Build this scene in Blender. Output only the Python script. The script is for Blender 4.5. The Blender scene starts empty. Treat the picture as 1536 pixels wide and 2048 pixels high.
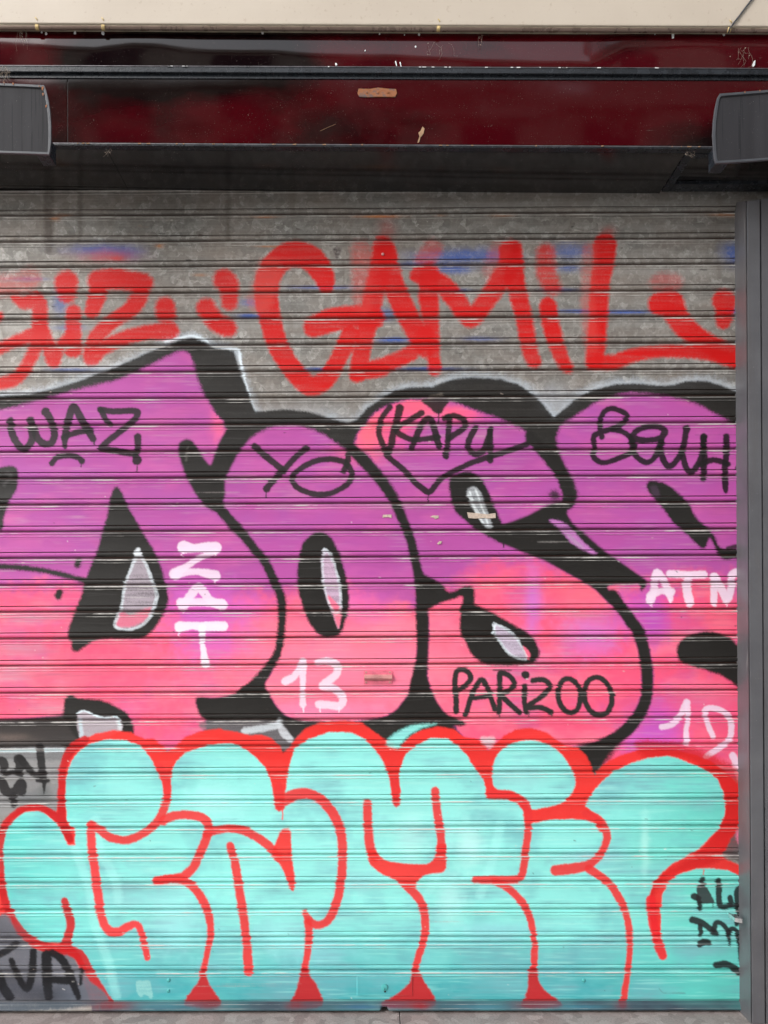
import bpy, bmesh, math, random
import numpy as np
from mathutils import Vector, Matrix, Euler

R = math.radians
rnd = random.Random(7)
scn = bpy.context.scene
COL = scn.collection

# ------------------------------------------------------------------ camera
F = 1450.0            # focal length in photograph pixels
CX, CY = 740.0, 1277.0  # principal point in photograph pixels
D = 2.54              # camera to shutter
H = 1.282             # camera height
cam_d = bpy.data.cameras.new('camera')
cam = bpy.data.objects.new('camera', cam_d)
COL.objects.link(cam)
cam_d.sensor_fit = 'VERTICAL'
cam_d.sensor_height = 36.0
cam_d.sensor_width = 27.0
cam_d.lens = F / 2048 * 36.0
cam_d.shift_x = (768 - CX) / 2048
cam_d.shift_y = (CY - 1024) / 2048
cam_d.clip_start = 0.05
cam_d.clip_end = 2000
cam.location = (0, -D, H)
cam.rotation_euler = Euler((R(90.5), R(0.12), 0), 'XYZ')
scn.camera = cam
CM = np.array(cam.rotation_euler.to_matrix())

def P(px, py, y=0.0):
    """photograph measurement -> world x, z on the vertical plane at depth y"""
    px = np.asarray(px, float); py = np.asarray(py, float)
    d = np.stack([(px - CX) / F, -(py - CY) / F, -np.ones(np.broadcast(px, py).shape)], -1) @ CM.T
    t = (y + D) / d[..., 1]
    return d[..., 0] * t, H + d[..., 2] * t

def W(px, py, y=0.0):
    x, z = P(px, py, y)
    return Vector((float(x), y, float(z)))

# ------------------------------------------------------------------ world, sun, exposure
SUN_EL, SUN_AZ = 33, 48       # high, behind the camera
w = bpy.data.worlds.new('World'); scn.world = w; w.use_nodes = True
nt = w.node_tree
bg = nt.nodes['Background']
sky = nt.nodes.new('ShaderNodeTexSky'); sky.sky_type = 'NISHITA'; sky.sun_disc = False
sky.sun_elevation = R(SUN_EL); sky.sun_rotation = R(180 + SUN_AZ)
sky.air_density = 1.0; sky.dust_density = 1.5; sky.ozone_density = 1.0
hs = nt.nodes.new('ShaderNodeHueSaturation'); hs.inputs['Saturation'].default_value = 0.22
nt.links.new(sky.outputs[0], hs.inputs['Color']); nt.links.new(hs.outputs[0], bg.inputs['Color'])
bg.inputs['Strength'].default_value = 0.15
sd = bpy.data.lights.new('sun', 'SUN'); sd.energy = 0.38; sd.angle = R(40); sd.color = (1.0, 0.97, 0.93)
sun = bpy.data.objects.new('sun', sd); COL.objects.link(sun)
sun.rotation_euler = (R(90 - SUN_EL), 0, R(-SUN_AZ))
scn.view_settings.view_transform = 'Standard'
scn.view_settings.look = 'None'
scn.view_settings.gamma = 1
scn.view_settings.exposure = 1.55

# ------------------------------------------------------------------ helpers
def tag(o, label=None, cat=None, group=None, kind=None):
    if label: o['label'] = label
    if cat: o['category'] = cat
    if group: o['group'] = group
    if kind: o['kind'] = kind
    return o

def empty(name, loc=(0, 0, 0)):
    o = bpy.data.objects.new(name, None); COL.objects.link(o); o.location = loc
    o.empty_display_size = 0.1
    return o

def link(name, bm, mat, parent=None, smooth=False, bevel=0.0):
    me = bpy.data.meshes.new(name)
    bmesh.ops.recalc_face_normals(bm, faces=bm.faces)
    bm.to_mesh(me); bm.free()
    if smooth:
        for p in me.polygons: p.use_smooth = True
    me.materials.append(mat)
    o = bpy.data.objects.new(name, me); COL.objects.link(o)
    if parent:
        o.parent = parent
        o.matrix_parent_inverse = Matrix.Translation(-parent.location)
    if bevel:
        b = o.modifiers.new('bevel', 'BEVEL'); b.width = bevel; b.segments = 2; b.limit_method = 'ANGLE'
    return o

def hexa(bm, c):
    """box from eight corners: 0-3 front loop, 4-7 back loop"""
    v = [bm.verts.new(p) for p in c]
    for f in ((0, 1, 2, 3), (7, 6, 5, 4), (0, 4, 5, 1), (1, 5, 6, 2), (2, 6, 7, 3), (3, 7, 4, 0)):
        bm.faces.new([v[i] for i in f])

def slab(bm, quad, yf, yb):
    """quad in photo px (TL, TR, BR, BL) at front depth yf, carried straight back to yb"""
    fr = [W(x, y, yf) for x, y in quad]
    hexa(bm, fr + [Vector((p.x, yb, p.z)) for p in fr])

def box(bm, x0, x1, y0, y1, z0, z1):
    hexa(bm, [Vector(p) for p in ((x0, y0, z1), (x1, y0, z1), (x1, y0, z0), (x0, y0, z0),
                                  (x0, y1, z1), (x1, y1, z1), (x1, y1, z0), (x0, y1, z0))])

def prism(bm, pts, yf, yb, shrink=1.0):
    fr = [W(x, y, yf) for x, y in pts]; cc = sum(fr, Vector()) / len(fr)
    a = [bm.verts.new(p) for p in fr]; b = [bm.verts.new((cc.x + (p.x - cc.x) * shrink, yb, cc.z + (p.z - cc.z) * shrink)) for p in fr]
    bm.faces.new(a); bm.faces.new(b[::-1])
    n = len(a)
    for i in range(n): bm.faces.new((a[i], b[i], b[(i + 1) % n], a[(i + 1) % n]))

def tube(bm, pts, r, n=10, r1=None):
    pts = [Vector(p) for p in pts]; rings = []
    for i, p in enumerate(pts):
        t = (pts[min(i + 1, len(pts) - 1)] - pts[max(i - 1, 0)]).normalized()
        u = t.cross(Vector((0.13, 0.4, 0.9))).normalized(); v = t.cross(u)
        rr = r if r1 is None else r + (r1 - r) * i / (len(pts) - 1)
        rings.append([bm.verts.new(p + (u * math.cos(a) + v * math.sin(a)) * rr)
                      for a in [2 * math.pi * k / n for k in range(n)]])
    for a, b in zip(rings, rings[1:]):
        for k in range(n): bm.faces.new((a[k], a[(k + 1) % n], b[(k + 1) % n], b[k]))
    bm.faces.new(rings[0][::-1]); bm.faces.new(rings[-1])

def disc(bm, c, r, d, n=18, dome=0.3):
    """low round head whose axis points to the street, centre c on the surface"""
    back = [bm.verts.new((c[0] + r * math.cos(a), c[1], c[2] + r * math.sin(a))) for a in [2 * math.pi * k / n for k in range(n)]]
    mid = [bm.verts.new((c[0] + r * math.cos(a), c[1] - d * (1 - dome), c[2] + r * math.sin(a))) for a in [2 * math.pi * k / n for k in range(n)]]
    top = [bm.verts.new((c[0] + r * .6 * math.cos(a), c[1] - d, c[2] + r * .6 * math.sin(a))) for a in [2 * math.pi * k / n for k in range(n)]]
    for A, B in ((back, mid), (mid, top)):
        for k in range(n): bm.faces.new((A[k], A[(k + 1) % n], B[(k + 1) % n], B[k]))
    bm.faces.new(top); bm.faces.new(back[::-1])

def s2l(c):
    c = np.asarray(c, float) / 255
    return np.where(c <= .04045, c / 12.92, ((c + .055) / 1.055) ** 2.4)

class Mat:
    def __init__(s, name):
        s.m = bpy.data.materials.new(name); s.m.use_nodes = True
        s.nt = s.m.node_tree; s.b = s.nt.nodes['Principled BSDF']
    def n(s, t, **k):
        nd = s.nt.nodes.new(t)
        for a, v in k.items():
            if a.startswith('i_'): nd.inputs[a[2:].replace('_', ' ')].default_value = v
            else: setattr(nd, a, v)
        return nd
    def l(s, a, b): s.nt.links.new(a, b)
    def coord(s, scale=(1, 1, 1)):
        g = s.n('ShaderNodeNewGeometry'); mp = s.n('ShaderNodeMapping')
        mp.inputs['Scale'].default_value = scale; s.l(g.outputs['Position'], mp.inputs['Vector'])
        return mp.outputs[0]
    def noise(s, scale, det=4, rough=.55, co=None, stretch=(1, 1, 1)):
        n = s.n('ShaderNodeTexNoise'); n.inputs['Scale'].default_value = scale
        n.inputs['Detail'].default_value = det; n.inputs['Roughness'].default_value = rough
        s.l(co or s.coord(stretch), n.inputs['Vector'])
        return n.outputs[0]
    def ramp(s, v, stops):
        r = s.n('ShaderNodeValToRGB'); e = r.color_ramp.elements
        while len(e) < len(stops): e.new(0.5)
        for k, (p, c) in enumerate(stops):
            e[k].position = p
            e[k].color = (c, c, c, 1) if isinstance(c, (int, float)) else (*c, 1)
        s.l(v, r.inputs[0]); return r.outputs[0]
    def mix(s, f, a, b, mode='MIX'):
        m = s.n('ShaderNodeMix', data_type='RGBA', blend_type=mode)
        for i, v in ((0, f), (6, a), (7, b)):
            if hasattr(v, 'is_output'): s.l(v, m.inputs[i])
            else: m.inputs[i].default_value = v if i == 0 else ((*v, 1) if len(v) == 3 else v)
        return m.outputs[2]
    def math(s, op, a, b=0.5, c=None):
        m = s.n('ShaderNodeMath', operation=op)
        for i, v in enumerate((a, b, c)):
            if v is None: continue
            if hasattr(v, 'is_output'): s.l(v, m.inputs[i])
            else: m.inputs[i].default_value = v
        return m.outputs[0]
    def bump(s, h, dist, strength=1.0):
        b = s.n('ShaderNodeBump'); b.inputs['Distance'].default_value = dist; b.inputs['Strength'].default_value = strength
        s.l(h, b.inputs['Height']); s.l(b.outputs[0], s.b.inputs['Normal'])
    def set(s, **k):
        for a, v in k.items():
            i = s.b.inputs[a.replace('_', ' ')]
            if hasattr(v, 'is_output'): s.l(v, i)
            else: i.default_value = (*v, 1) if isinstance(v, tuple) and len(v) == 3 else v
        return s

# ------------------------------------------------------------------ the spray paint, laid out on the shutter's own surface
X0, Y0, CW, CH = -230, 350, 1860, 1700
gen = np.random.default_rng(3)
def vnoise(h, w, sy, sx, octv=3, seed=0):
    g = np.random.default_rng(seed); out = np.zeros((h, w), np.float32); amp = 1; tot = 0
    for _ in range(octv):
        gh, gw = int(h / sy) + 3, int(w / sx) + 3
        a = g.random((gh, gw)).astype(np.float32)
        yy = np.arange(h) / sy; xx = np.arange(w) / sx
        iy = yy.astype(int); ix = xx.astype(int); fy = (yy - iy); fx = (xx - ix)
        fy = (fy * fy * (3 - 2 * fy))[:, None].astype(np.float32); fx = (fx * fx * (3 - 2 * fx))[None].astype(np.float32)
        A = a[iy][:, ix]; B = a[iy][:, ix + 1]; C = a[iy + 1][:, ix]; E = a[iy + 1][:, ix + 1]
        out += amp * ((A * (1 - fx) + B * fx) * (1 - fy) + (C * (1 - fx) + E * fx) * fy)
        tot += amp; amp *= .55; sy = max(1.0, sy / 2.1); sx = max(1.0, sx / 2.1)
    return out / tot
GRAIN = gen.random((CH, CW)).astype(np.float32)
GRAIN2 = vnoise(CH, CW, 2.2, 2.2, 2, 1)
EDGE = vnoise(CH, CW, 14, 14, 3, 2)
CLOUD = vnoise(CH, CW, 60, 80, 4, 4)
CLOUD2 = vnoise(CH, CW, 45, 110, 4, 14)
STREAK = vnoise(CH, CW, 3.5, 90, 3, 5)
RGB = np.zeros((CH, CW, 3), np.float32)
COV = np.zeros((CH, CW), np.float32)
JOINT = np.array([374.5, 427, 479.5, 530.5, 583.5, 635.5, 688, 741, 794, 847.5, 900.5, 953.5, 1006, 1060, 1113, 1167, 1221, 1274,
                  1328.5, 1383, 1437.5, 1491, 1545, 1600, 1654, 1709, 1764.5, 1819, 1874.5, 1885, 1941, 2001.])

def z(ox, oy, pts, k=3.072):
    return [((p[0] / k + ox, p[1] / k + oy) + tuple(p[2:])) for p in pts]

def smooth(pts, closed=False, n=5):
    p = np.array([q[:2] for q in pts], float); m = len(p)
    r = np.array([q[2] if len(q) > 2 else np.nan for q in pts], float)
    if m < 3: return p, r
    out = []; ro = []
    rng = range(m if closed else m - 1)
    for i in rng:
        g = lambda j: p[j % m] if closed else p[min(max(j, 0), m - 1)]
        a, b, c, d = g(i - 1), g(i), g(i + 1), g(i + 2)
        for t in np.arange(n) / n:
            out.append(.5 * ((2 * b) + (-a + c) * t + (2 * a - 5 * b + 4 * c - d) * t * t + (-a + 3 * b - 3 * c + d) * t ** 3))
            ro.append(r[i % m] * (1 - t) + r[(i + 1) % m] * t)
    if not closed: out.append(p[-1]); ro.append(r[-1])
    return np.array(out), np.array(ro)

def comp(sl, A, color, op):
    A = (A * op).astype(np.float32)
    c = s2l(color).astype(np.float32)
    reg = RGB[sl]; cv = COV[sl]
    # premultiplied 'over'
    RGB[sl] = reg * (1 - A[..., None]) + c * A[..., None]
    COV[sl] = cv * (1 - A) + A

def dist_field(sl, P0, r, margin, closed=False):
    ys = np.arange(sl[0].start, sl[0].stop); xs = np.arange(sl[1].start, sl[1].stop)
    Dm = np.full((len(ys), len(xs)), margin, np.float32)
    n = len(P0)
    for i in range(n if closed else n - 1):
        a = P0[i]; b = P0[(i + 1) % n]; ra = r[i]; rb = r[(i + 1) % n]
        mg = max(ra, rb) + margin
        y0 = int(max(min(a[1], b[1]) - mg, ys[0])) - ys[0]; y1 = int(min(max(a[1], b[1]) + mg, ys[-1])) - ys[0] + 1
        x0 = int(max(min(a[0], b[0]) - mg, xs[0])) - xs[0]; x1 = int(min(max(a[0], b[0]) + mg, xs[-1])) - xs[0] + 1
        if y1 <= y0 or x1 <= x0: continue
        Y = ys[y0:y1][:, None]; X = xs[x0:x1][None]
        ab = b - a; L = float(ab @ ab) + 1e-6
        t = np.clip(((X - a[0]) * ab[0] + (Y - a[1]) * ab[1]) / L, 0, 1)
        d = np.hypot(X - a[0] - t * ab[0], Y - a[1] - t * ab[1]) - (ra + (rb - ra) * t)
        Dm[y0:y1, x0:x1] = np.minimum(Dm[y0:y1, x0:x1], d)
    return Dm

def region(P0, mg):
    x0 = max(int(P0[:, 0].min() - mg), 0); x1 = min(int(P0[:, 0].max() + mg) + 1, CW)
    y0 = max(int(P0[:, 1].min() - mg), 0); y1 = min(int(P0[:, 1].max() + mg) + 1, CH)
    return (slice(y0, max(y1, y0)), slice(x0, max(x1, x0)))

def S(pts, r=8, color=(30, 28, 30), soft=2.2, op=.96, sm=True, closed=False, patch=0.0, wob=2.0, rs=1.0):
    """a spray stroke"""
    P0, rr = smooth(pts, closed) if sm else (np.array([q[:2] for q in pts], float), np.array([q[2] if len(q) > 2 else np.nan for q in pts]))
    rr = np.where(np.isnan(rr), r, rr) * rs; P0 = P0 - [X0, Y0]
    sl = region(P0, rr.max() + soft * 3 + 4)
    if sl[0].stop <= sl[0].start or sl[1].stop <= sl[1].start: return
    d = dist_field(sl, P0, rr, soft * 2 + 4, closed)
    d = d + (EDGE[sl] - .5) * wob + (GRAIN2[sl] - .5) * soft * 1.2
    A = np.clip(.5 - d / (2 * soft), 0, 1); A = A * A * (3 - 2 * A)
    if patch: A = A * np.clip(1 - patch * (1.9 * STREAK[sl] + 1.1 * GRAIN[sl] - 1.25 + .6 * (CLOUD[sl] - .5)), 0, 1)
    comp(sl, A, color, op)

def G(pts, color, soft=2.5, op=.97, sm=True, patch=0.0, wob=2.0, grow=0.0):
    """a filled area"""
    P0 = smooth(pts, True)[0] if sm else np.array(pts, float)
    P0 = P0 - [X0, Y0]
    mg = soft * 2 + 4
    sl = region(P0, mg + max(grow, 0))
    if sl[0].stop <= sl[0].start: return
    d = dist_field(sl, P0, np.zeros(len(P0)), mg, True)
    ys = np.arange(sl[0].start, sl[0].stop); xs = np.arange(sl[1].start, sl[1].stop)
    ins = np.zeros(d.shape, bool); n = len(P0)
    for i in range(n):
        a = P0[i]; b = P0[(i + 1) % n]
        if a[1] == b[1]: continue
        if a[1] > b[1]: a, b = b, a
        r0 = np.searchsorted(ys, a[1]); r1 = np.searchsorted(ys, b[1])
        if r1 <= r0: continue
        xi = a[0] + (ys[r0:r1] - a[1]) / (b[1] - a[1]) * (b[0] - a[0])
        ins[r0:r1] ^= xs[None] < xi[:, None]
    d = np.where(ins, -np.abs(d), np.abs(d)) - grow
    d = d + (EDGE[sl] - .5) * wob + (GRAIN2[sl] - .5) * soft * 1.2
    A = np.clip(.5 - d / (2 * soft), 0, 1); A = A * A * (3 - 2 * A)
    if patch: A = A * np.clip(1 - patch * (1.9 * STREAK[sl] + 1.1 * GRAIN[sl] - 1.25 + .6 * (CLOUD[sl] - .5)), 0, 1)
    comp(sl, A, color, op)

def B(cx, cy, rx, ry, color, op=.6, grain=.5, pw=1.0):
    """a soft burst of overspray"""
    cx -= X0; cy -= Y0
    sl = (slice(max(int(cy - ry * 2), 0), min(int(cy + ry * 2), CH)), slice(max(int(cx - rx * 2), 0), min(int(cx + rx * 2), CW)))
    if sl[0].stop <= sl[0].start or sl[1].stop <= sl[1].start: return
    Y = np.arange(sl[0].start, sl[0].stop)[:, None]; X = np.arange(sl[1].start, sl[1].stop)[None]
    q = ((X - cx) / rx) ** 2 + ((Y - cy) / ry) ** 2
    q = q * (1 + .8 * (EDGE[sl] - .5))
    A = np.exp(-q ** pw * 1.1)
    A = np.clip(A * (1 + grain * (GRAIN[sl] - .5) + grain * .8 * (STREAK[sl] - .5)), 0, 1)
    comp(sl, A, color, op)

RED = (190, 10, 12); BLK = (33, 31, 29); MINT = (134, 224, 216); WHT = (236, 214, 232); LRED = (230, 48, 44)
PUR = (180, 80, 158); PNK = (238, 84, 122)

# --- faded blue under-tag and rust marks on bare metal
for cx, cy, rx, ry, op in ((200, 500, 60, 12, .7), (255, 505, 30, 14, .5), (870, 515, 60, 14, .5), (935, 512, 60, 13, .8), (990, 510, 45, 12, .6),
                           (905, 540, 40, 7, .8), (1140, 502, 34, 16, .7), (1135, 537, 22, 7, .7), (1470, 508, 26, 20, .9), (770, 628, 22, 12, .6),
                           (790, 680, 34, 5, .9), (500, 605, 20, 8, .6), (640, 738, 30, 3, .9), (860, 738, 60, 3.5, .9), (960, 678, 36, 5, .5),
                           (1160, 622, 50, 4, .9), (1250, 624, 50, 4, .9), (1475, 622, 20, 6, .9), (140, 655, 30, 6, .5), (120, 605, 14, 22, .5),
                           (60, 558, 40, 4, .5), (330, 742, 70, 3, .5), (150, 740, 50, 3.5, .7), (500, 632, 26, 4, .8), (840, 530, 40, 6, .7),
                           (640, 575, 60, 4, .6), (900, 581, 40, 4, .7), (1120, 580, 40, 4, .6)):
    B(cx, cy, rx, ry, (52, 88, 168), op, .9)
for cx, cy, rx, ry, op in ((760, 433, 40, 3.5, .8), (530, 434, 26, 3, .5), (1005, 430, 22, 5, .4), (125, 431, 16, 2.5, .8), (110, 438, 10, 4, .5),
                           (320, 492, 8, 4, .8), (540, 493, 26, 2, .6), (1450, 430, 30, 4, .5), (400, 550, 14, 3, .4), (880, 431, 10, 2, .4)):
    B(cx, cy, rx, ry, (196, 118, 48), op, .8)
for x, wd, op, yb in ((98, 9, .5, 500), (161, 5, .5, 478), (457, 3.5, .4, 480), (452, 9, .14, 470), (225, 30, .1, 430), (880, 14, .12, 440)):
    S([(x, 340, wd), (x - 1, 420, wd), (x - 1, yb, wd * .8)], color=(64, 50, 44), soft=5, op=op, wob=1)
for k in range(70):   # small chips and marks in the zinc
    x = rnd.uniform(-200, 1480); y = rnd.uniform(380, 780)
    S([(x, y, rnd.uniform(.5, 1.4)), (x + rnd.uniform(2, 14), y + rnd.uniform(-1, 1), .5)], color=rnd.choice(((30, 26, 24), (205, 200, 190), (60, 40, 34))), soft=.8, op=.7, sm=False)
G([(668, 496), (684, 496), (680, 508), (674, 520), (670, 510)], (60, 46, 50), 2, .75, patch=.6)

# --- red lettering across the bare zinc: "SUZ ... GAMIL" with arrows
RP = dict(color=(200, 8, 8), soft=4.8, op=1.0, patch=.18)
def RS(pts, r=18, **k):
    q = dict(RP); q.update(k); S(pts, r, **q)
RF = dict(color=(190, 30, 28), soft=9, op=.5, patch=.7)
S([(60, 556), (40, 566), (-20, 575)], 22, **RF)
RS([(-120, 560), (-60, 590), (-70, 640), (-120, 700)], 17)
RS([(30, 596, 8), (50, 606, 13), (75, 600, 15), (80, 640, 16), (78, 675, 15), (62, 715, 13), (45, 745, 13), (22, 762, 13), (-14, 768, 12)])
RS([(84, 664, 12), (60, 672, 14), (20, 688, 11), (-30, 712, 11)])
RS([(-12, 640, 14), (-2, 632, 9)])
RS([(80, 650, 14), (97, 690, 14), (108, 722, 14), (120, 692, 9), (140, 672, 12)])
RS([(146, 624, 15), (147, 670, 16), (150, 700, 14), (138, 704, 8)])
RS([(133, 565, 24), (134, 588, 18)], soft=6)
RS([(196, 562, 21), (235, 558, 21), (288, 566, 19)], soft=6)
RS([(197, 585, 19), (184, 622, 15)])
RS([(282, 588, 17), (262, 618, 17), (222, 645, 15), (192, 676, 16), (180, 712, 14), (188, 718, 12), (206, 696, 14), (250, 676, 15), (300, 664, 15), (340, 664, 19)])
RS([(330, 614, 20), (333, 632, 19)], soft=6)
RS([(448, 560, 22), (458, 572, 21), (459, 606, 15)], soft=6)
RS([(412, 616, 20), (430, 642, 19), (455, 656, 19)], soft=6)
B(215, 512, 50, 12, (196, 60, 70), .6, .9); B(235, 517, 14, 6, (205, 60, 50), .7)
# G
RS([(652, 572, 16), (646, 548, 22), (625, 520, 26), (592, 508, 27), (560, 520, 25), (537, 552, 25), (533, 595, 24), (541, 640, 22),
    (556, 690, 21), (585, 738, 20), (620, 772, 20), (652, 758, 19), (678, 716, 17), (700, 668, 18)], soft=4)
S([(540, 540), (520, 600)], 26, (214, 90, 80), 9, .4, patch=.6)
RS([(628, 653, 22), (665, 640, 24), (710, 632, 22), (750, 636, 20)])
# A
RS([(766, 492, 21), (760, 540, 22), (745, 600, 20), (733, 660, 19), (722, 710, 18), (714, 748, 17)])
S([(722, 500, 20), (724, 560, 20), (726, 610, 18)], color=(205, 60, 56), soft=9, op=.55, patch=.7)
B(774, 460, 16, 26, (170, 60, 58), .5, .8)
RS([(772, 500, 20), (784, 560, 22), (800, 600, 22), (820, 640, 22), (838, 675, 20), (852, 700, 16)])
RS([(852, 668, 16), (830, 700, 15), (790, 722, 16), (745, 738, 17), (716, 746, 16)])
RS([(742, 742, 14), (765, 740, 13)])
# M
S([(865, 498), (850, 520)], 20, (196, 60, 60), 8, .6, patch=.5)
RS([(858, 545, 20), (858, 600, 20), (864, 660, 15), (867, 710, 13), (870, 738, 14)])
RS([(838, 550, 18), (880, 566, 20), (912, 600, 20), (940, 636, 19), (966, 610, 19), (994, 570, 20), (1018, 530, 22), (1018, 500, 20)])
RS([(1024, 500, 22), (1030, 560, 20), (1042, 610, 18), (1052, 660, 17), (1060, 700, 16), (1068, 722, 15)])
S([(1000, 500), (985, 540)], 20, (205, 60, 56), 9, .4, patch=.7)
# i
RS([(1092, 505, 18), (1092, 540, 20), (1104, 575, 18)], soft=8, op=.85, patch=.5)
RS([(1096, 612, 18), (1102, 650, 18), (1114, 690, 16), (1126, 722, 14), (1136, 736, 12)])
# L
RS([(1210, 490, 24), (1208, 520, 22), (1200, 570, 20), (1197, 630, 19), (1192, 690, 19), (1188, 724, 18)])
S([(1180, 500), (1176, 600), (1182, 690)], 14, (205, 70, 64), 8, .5, patch=.7)
B(1218, 462, 14, 10, (180, 70, 66), .6, .9)
RS([(1190, 726, 16), (1230, 724, 16), (1262, 712, 14), (1310, 704, 12), (1370, 703, 13), (1420, 708, 14), (1475, 724, 15), (1540, 744, 15)])
# arrow
S([(1320, 566), (1345, 566)], 20, (196, 56, 56), 9, .55, patch=.6)
RS([(1320, 608, 24), (1342, 606, 26), (1352, 630, 24), (1376, 660, 22), (1410, 684, 21), (1450, 704, 20), (1500, 722, 20)], soft=5)
RS([(1448, 602, 24), (1450, 612, 20), (1447, 642, 16)], soft=5)

# --- the big piece: white halo, black outline, purple to pink fill
TOP = [(-240, 812), (-120, 806), (0, 793), (60, 788), (110, 776), (156, 762), (228, 735), (293, 706), (358, 680), (384, 675), (407, 683), (426, 694),
       (468, 702), (474, 722), (484, 752), (496, 785), (511, 822), (530, 822), (572, 818), (612, 822), (660, 836), (696, 846),
       (713, 838), (735, 815), (757, 800), (789, 780), (824, 774), (864, 773), (885, 764), (913, 757), (950, 754), (1000, 758), (1036, 768), (1068, 790), (1088, 810),
       (1107, 834), (1124, 820), (1147, 801), (1182, 781), (1231, 768), (1280, 767), (1313, 771), (1345, 770), (1371, 762), (1410, 761),
       (1443, 770), (1475, 784), (1560, 820), (1620, 860)]
HAL = dict(color=(196, 208, 220), soft=11, op=.62, patch=.35, wob=9)
S(TOP[:13], 7, **HAL); S(TOP[9:17], 6, **HAL); S(TOP[20:28], 6, **HAL); S(TOP[27:36], 8, **HAL); S(TOP[35:], 8, **HAL)
S([(330, 684), (358, 677), (384, 672), (410, 680), (424, 692), (444, 698), (476, 700), (480, 720), (490, 756)], 2.4, (225, 236, 242), 2, .8)
S([(478, 700), (484, 740), (497, 786), (512, 826)], 2.2, (222, 232, 240), 1.6, .85)
B(600, 835, 110, 26, (190, 196, 206), .35, .5); B(1110, 800, 50, 26, (190, 196, 206), .5, .5); B(240, 745, 90, 16, (195, 200, 210), .4)
BODY = TOP + [(1620, 1520), (-240, 1520)]
G(BODY, BLK, 3.4, .99, sm=False, patch=.05)
# left part of the wall beyond the frame is pink too
def fillpiece(poly, soft=4):
    """purple above, pink below, one spray pass"""
    P0 = smooth(poly, True, 4)[0]
    n0 = RGB.copy(); c0 = COV.copy()
    G(P0.tolist(), PUR, soft + 1.2, .985, sm=False, wob=3)
    return n0, c0
L1 = [(-240, 838), (-100, 832), (0, 820), (49, 808), (114, 791), (163, 777), (228, 761), (277, 741), (325, 718), (355, 704), (374, 705), (386, 722), (394, 754), (404, 780),
      (426, 819), (452, 856), (443, 878), (433, 900), (421, 930), (404, 913), (392, 895), (383, 884), (372, 880), (360, 887), (357, 900), (362, 920), (372, 948),
      (388, 980), (410, 1008), (436, 1022), (465, 1050), (488, 1072), (507, 1096), (527, 1119), (540, 1145), (550, 1167), (558, 1187), (563, 1213), (563, 1245),
      (560, 1275), (557, 1300), (548, 1320), (532, 1345), (505, 1368), (480, 1386), (461, 1392), (422, 1397), (394, 1399), (400, 1420), (412, 1441), (400, 1470), (340, 1500),
      (260, 1500), (150, 1432), (120, 1432), (0, 1440), (-240, 1440)]
L2 = [(449, 988), (449, 962), (459, 940), (472, 913), (491, 887), (514, 868), (540, 856), (573, 851), (608, 854), (638, 865), (660, 878), (683, 894), (700, 908), (730, 935),
      (756, 962), (778, 995), (792, 1021), (802, 1047), (814, 1079), (822, 1109), (826, 1135), (831, 1164), (836, 1184), (838, 1206), (840, 1236), (840, 1268), (836, 1298),
      (832, 1324), (828, 1353), (822, 1382), (807, 1402), (791, 1421), (765, 1434), (729, 1440), (660, 1444), (600, 1442), (571, 1431), (552, 1412), (539, 1389), (529, 1369), (545, 1338),
      (556, 1300), (560, 1275), (563, 1245), (563, 1213), (550, 1167), (527, 1119), (488, 1072), (442, 1022)]
L3 = [(710, 890), (716, 868), (742, 835), (765, 816), (798, 804), (830, 799), (876, 799), (912, 806), (954, 822), (1009, 842), (1042, 858), (1055, 871), (1052, 884), (1066, 892),
      (1084, 904), (1097, 923), (1110, 943), (1120, 962), (1128, 985), (1123, 1003), (1091, 1014), (1058, 1031), (1025, 1044), (1006, 1050), (990, 1070), (1025, 1094), (1058, 1109),
      (1091, 1122), (1134, 1145), (1166, 1163), (1192, 1180), (1218, 1206), (1240, 1229), (1262, 1256), (1278, 1300), (1284, 1346), (1284, 1380), (1278, 1406), (1264, 1430),
      (1245, 1454), (1212, 1476), (1160, 1492), (1080, 1500), (960, 1500), (900, 1440), (876, 1408), (863, 1382), (856, 1350), (856, 1298), (858, 1240), (850, 1200), (842, 1160),
      (834, 1110), (822, 1060), (800, 1000), (770, 950), (735, 910)]
L4 = [(1116, 865), (1130, 845), (1160, 826), (1192, 806), (1231, 791), (1264, 786), (1313, 790), (1361, 798), (1410, 816), (1443, 835), (1466, 848), (1490, 866), (1560, 900), (1620, 960), (1620, 1500),
      (1240, 1540), (1215, 1500), (1262, 1470), (1286, 1440), (1300, 1410), (1305, 1380), (1306, 1346), (1300, 1300), (1286, 1262), (1262, 1226), (1236, 1200), (1214, 1176), (1230, 1168),
      (1262, 1167), (1293, 1164), (1264, 1141), (1231, 1118), (1205, 1099), (1176, 1073), (1150, 1053), (1134, 1034), (1137, 1021), (1150, 1008), (1156, 988), (1147, 959), (1134, 936), (1121, 907), (1114, 881)]
for L in (L1, L2, L3, L4): fillpiece(L)
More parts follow.
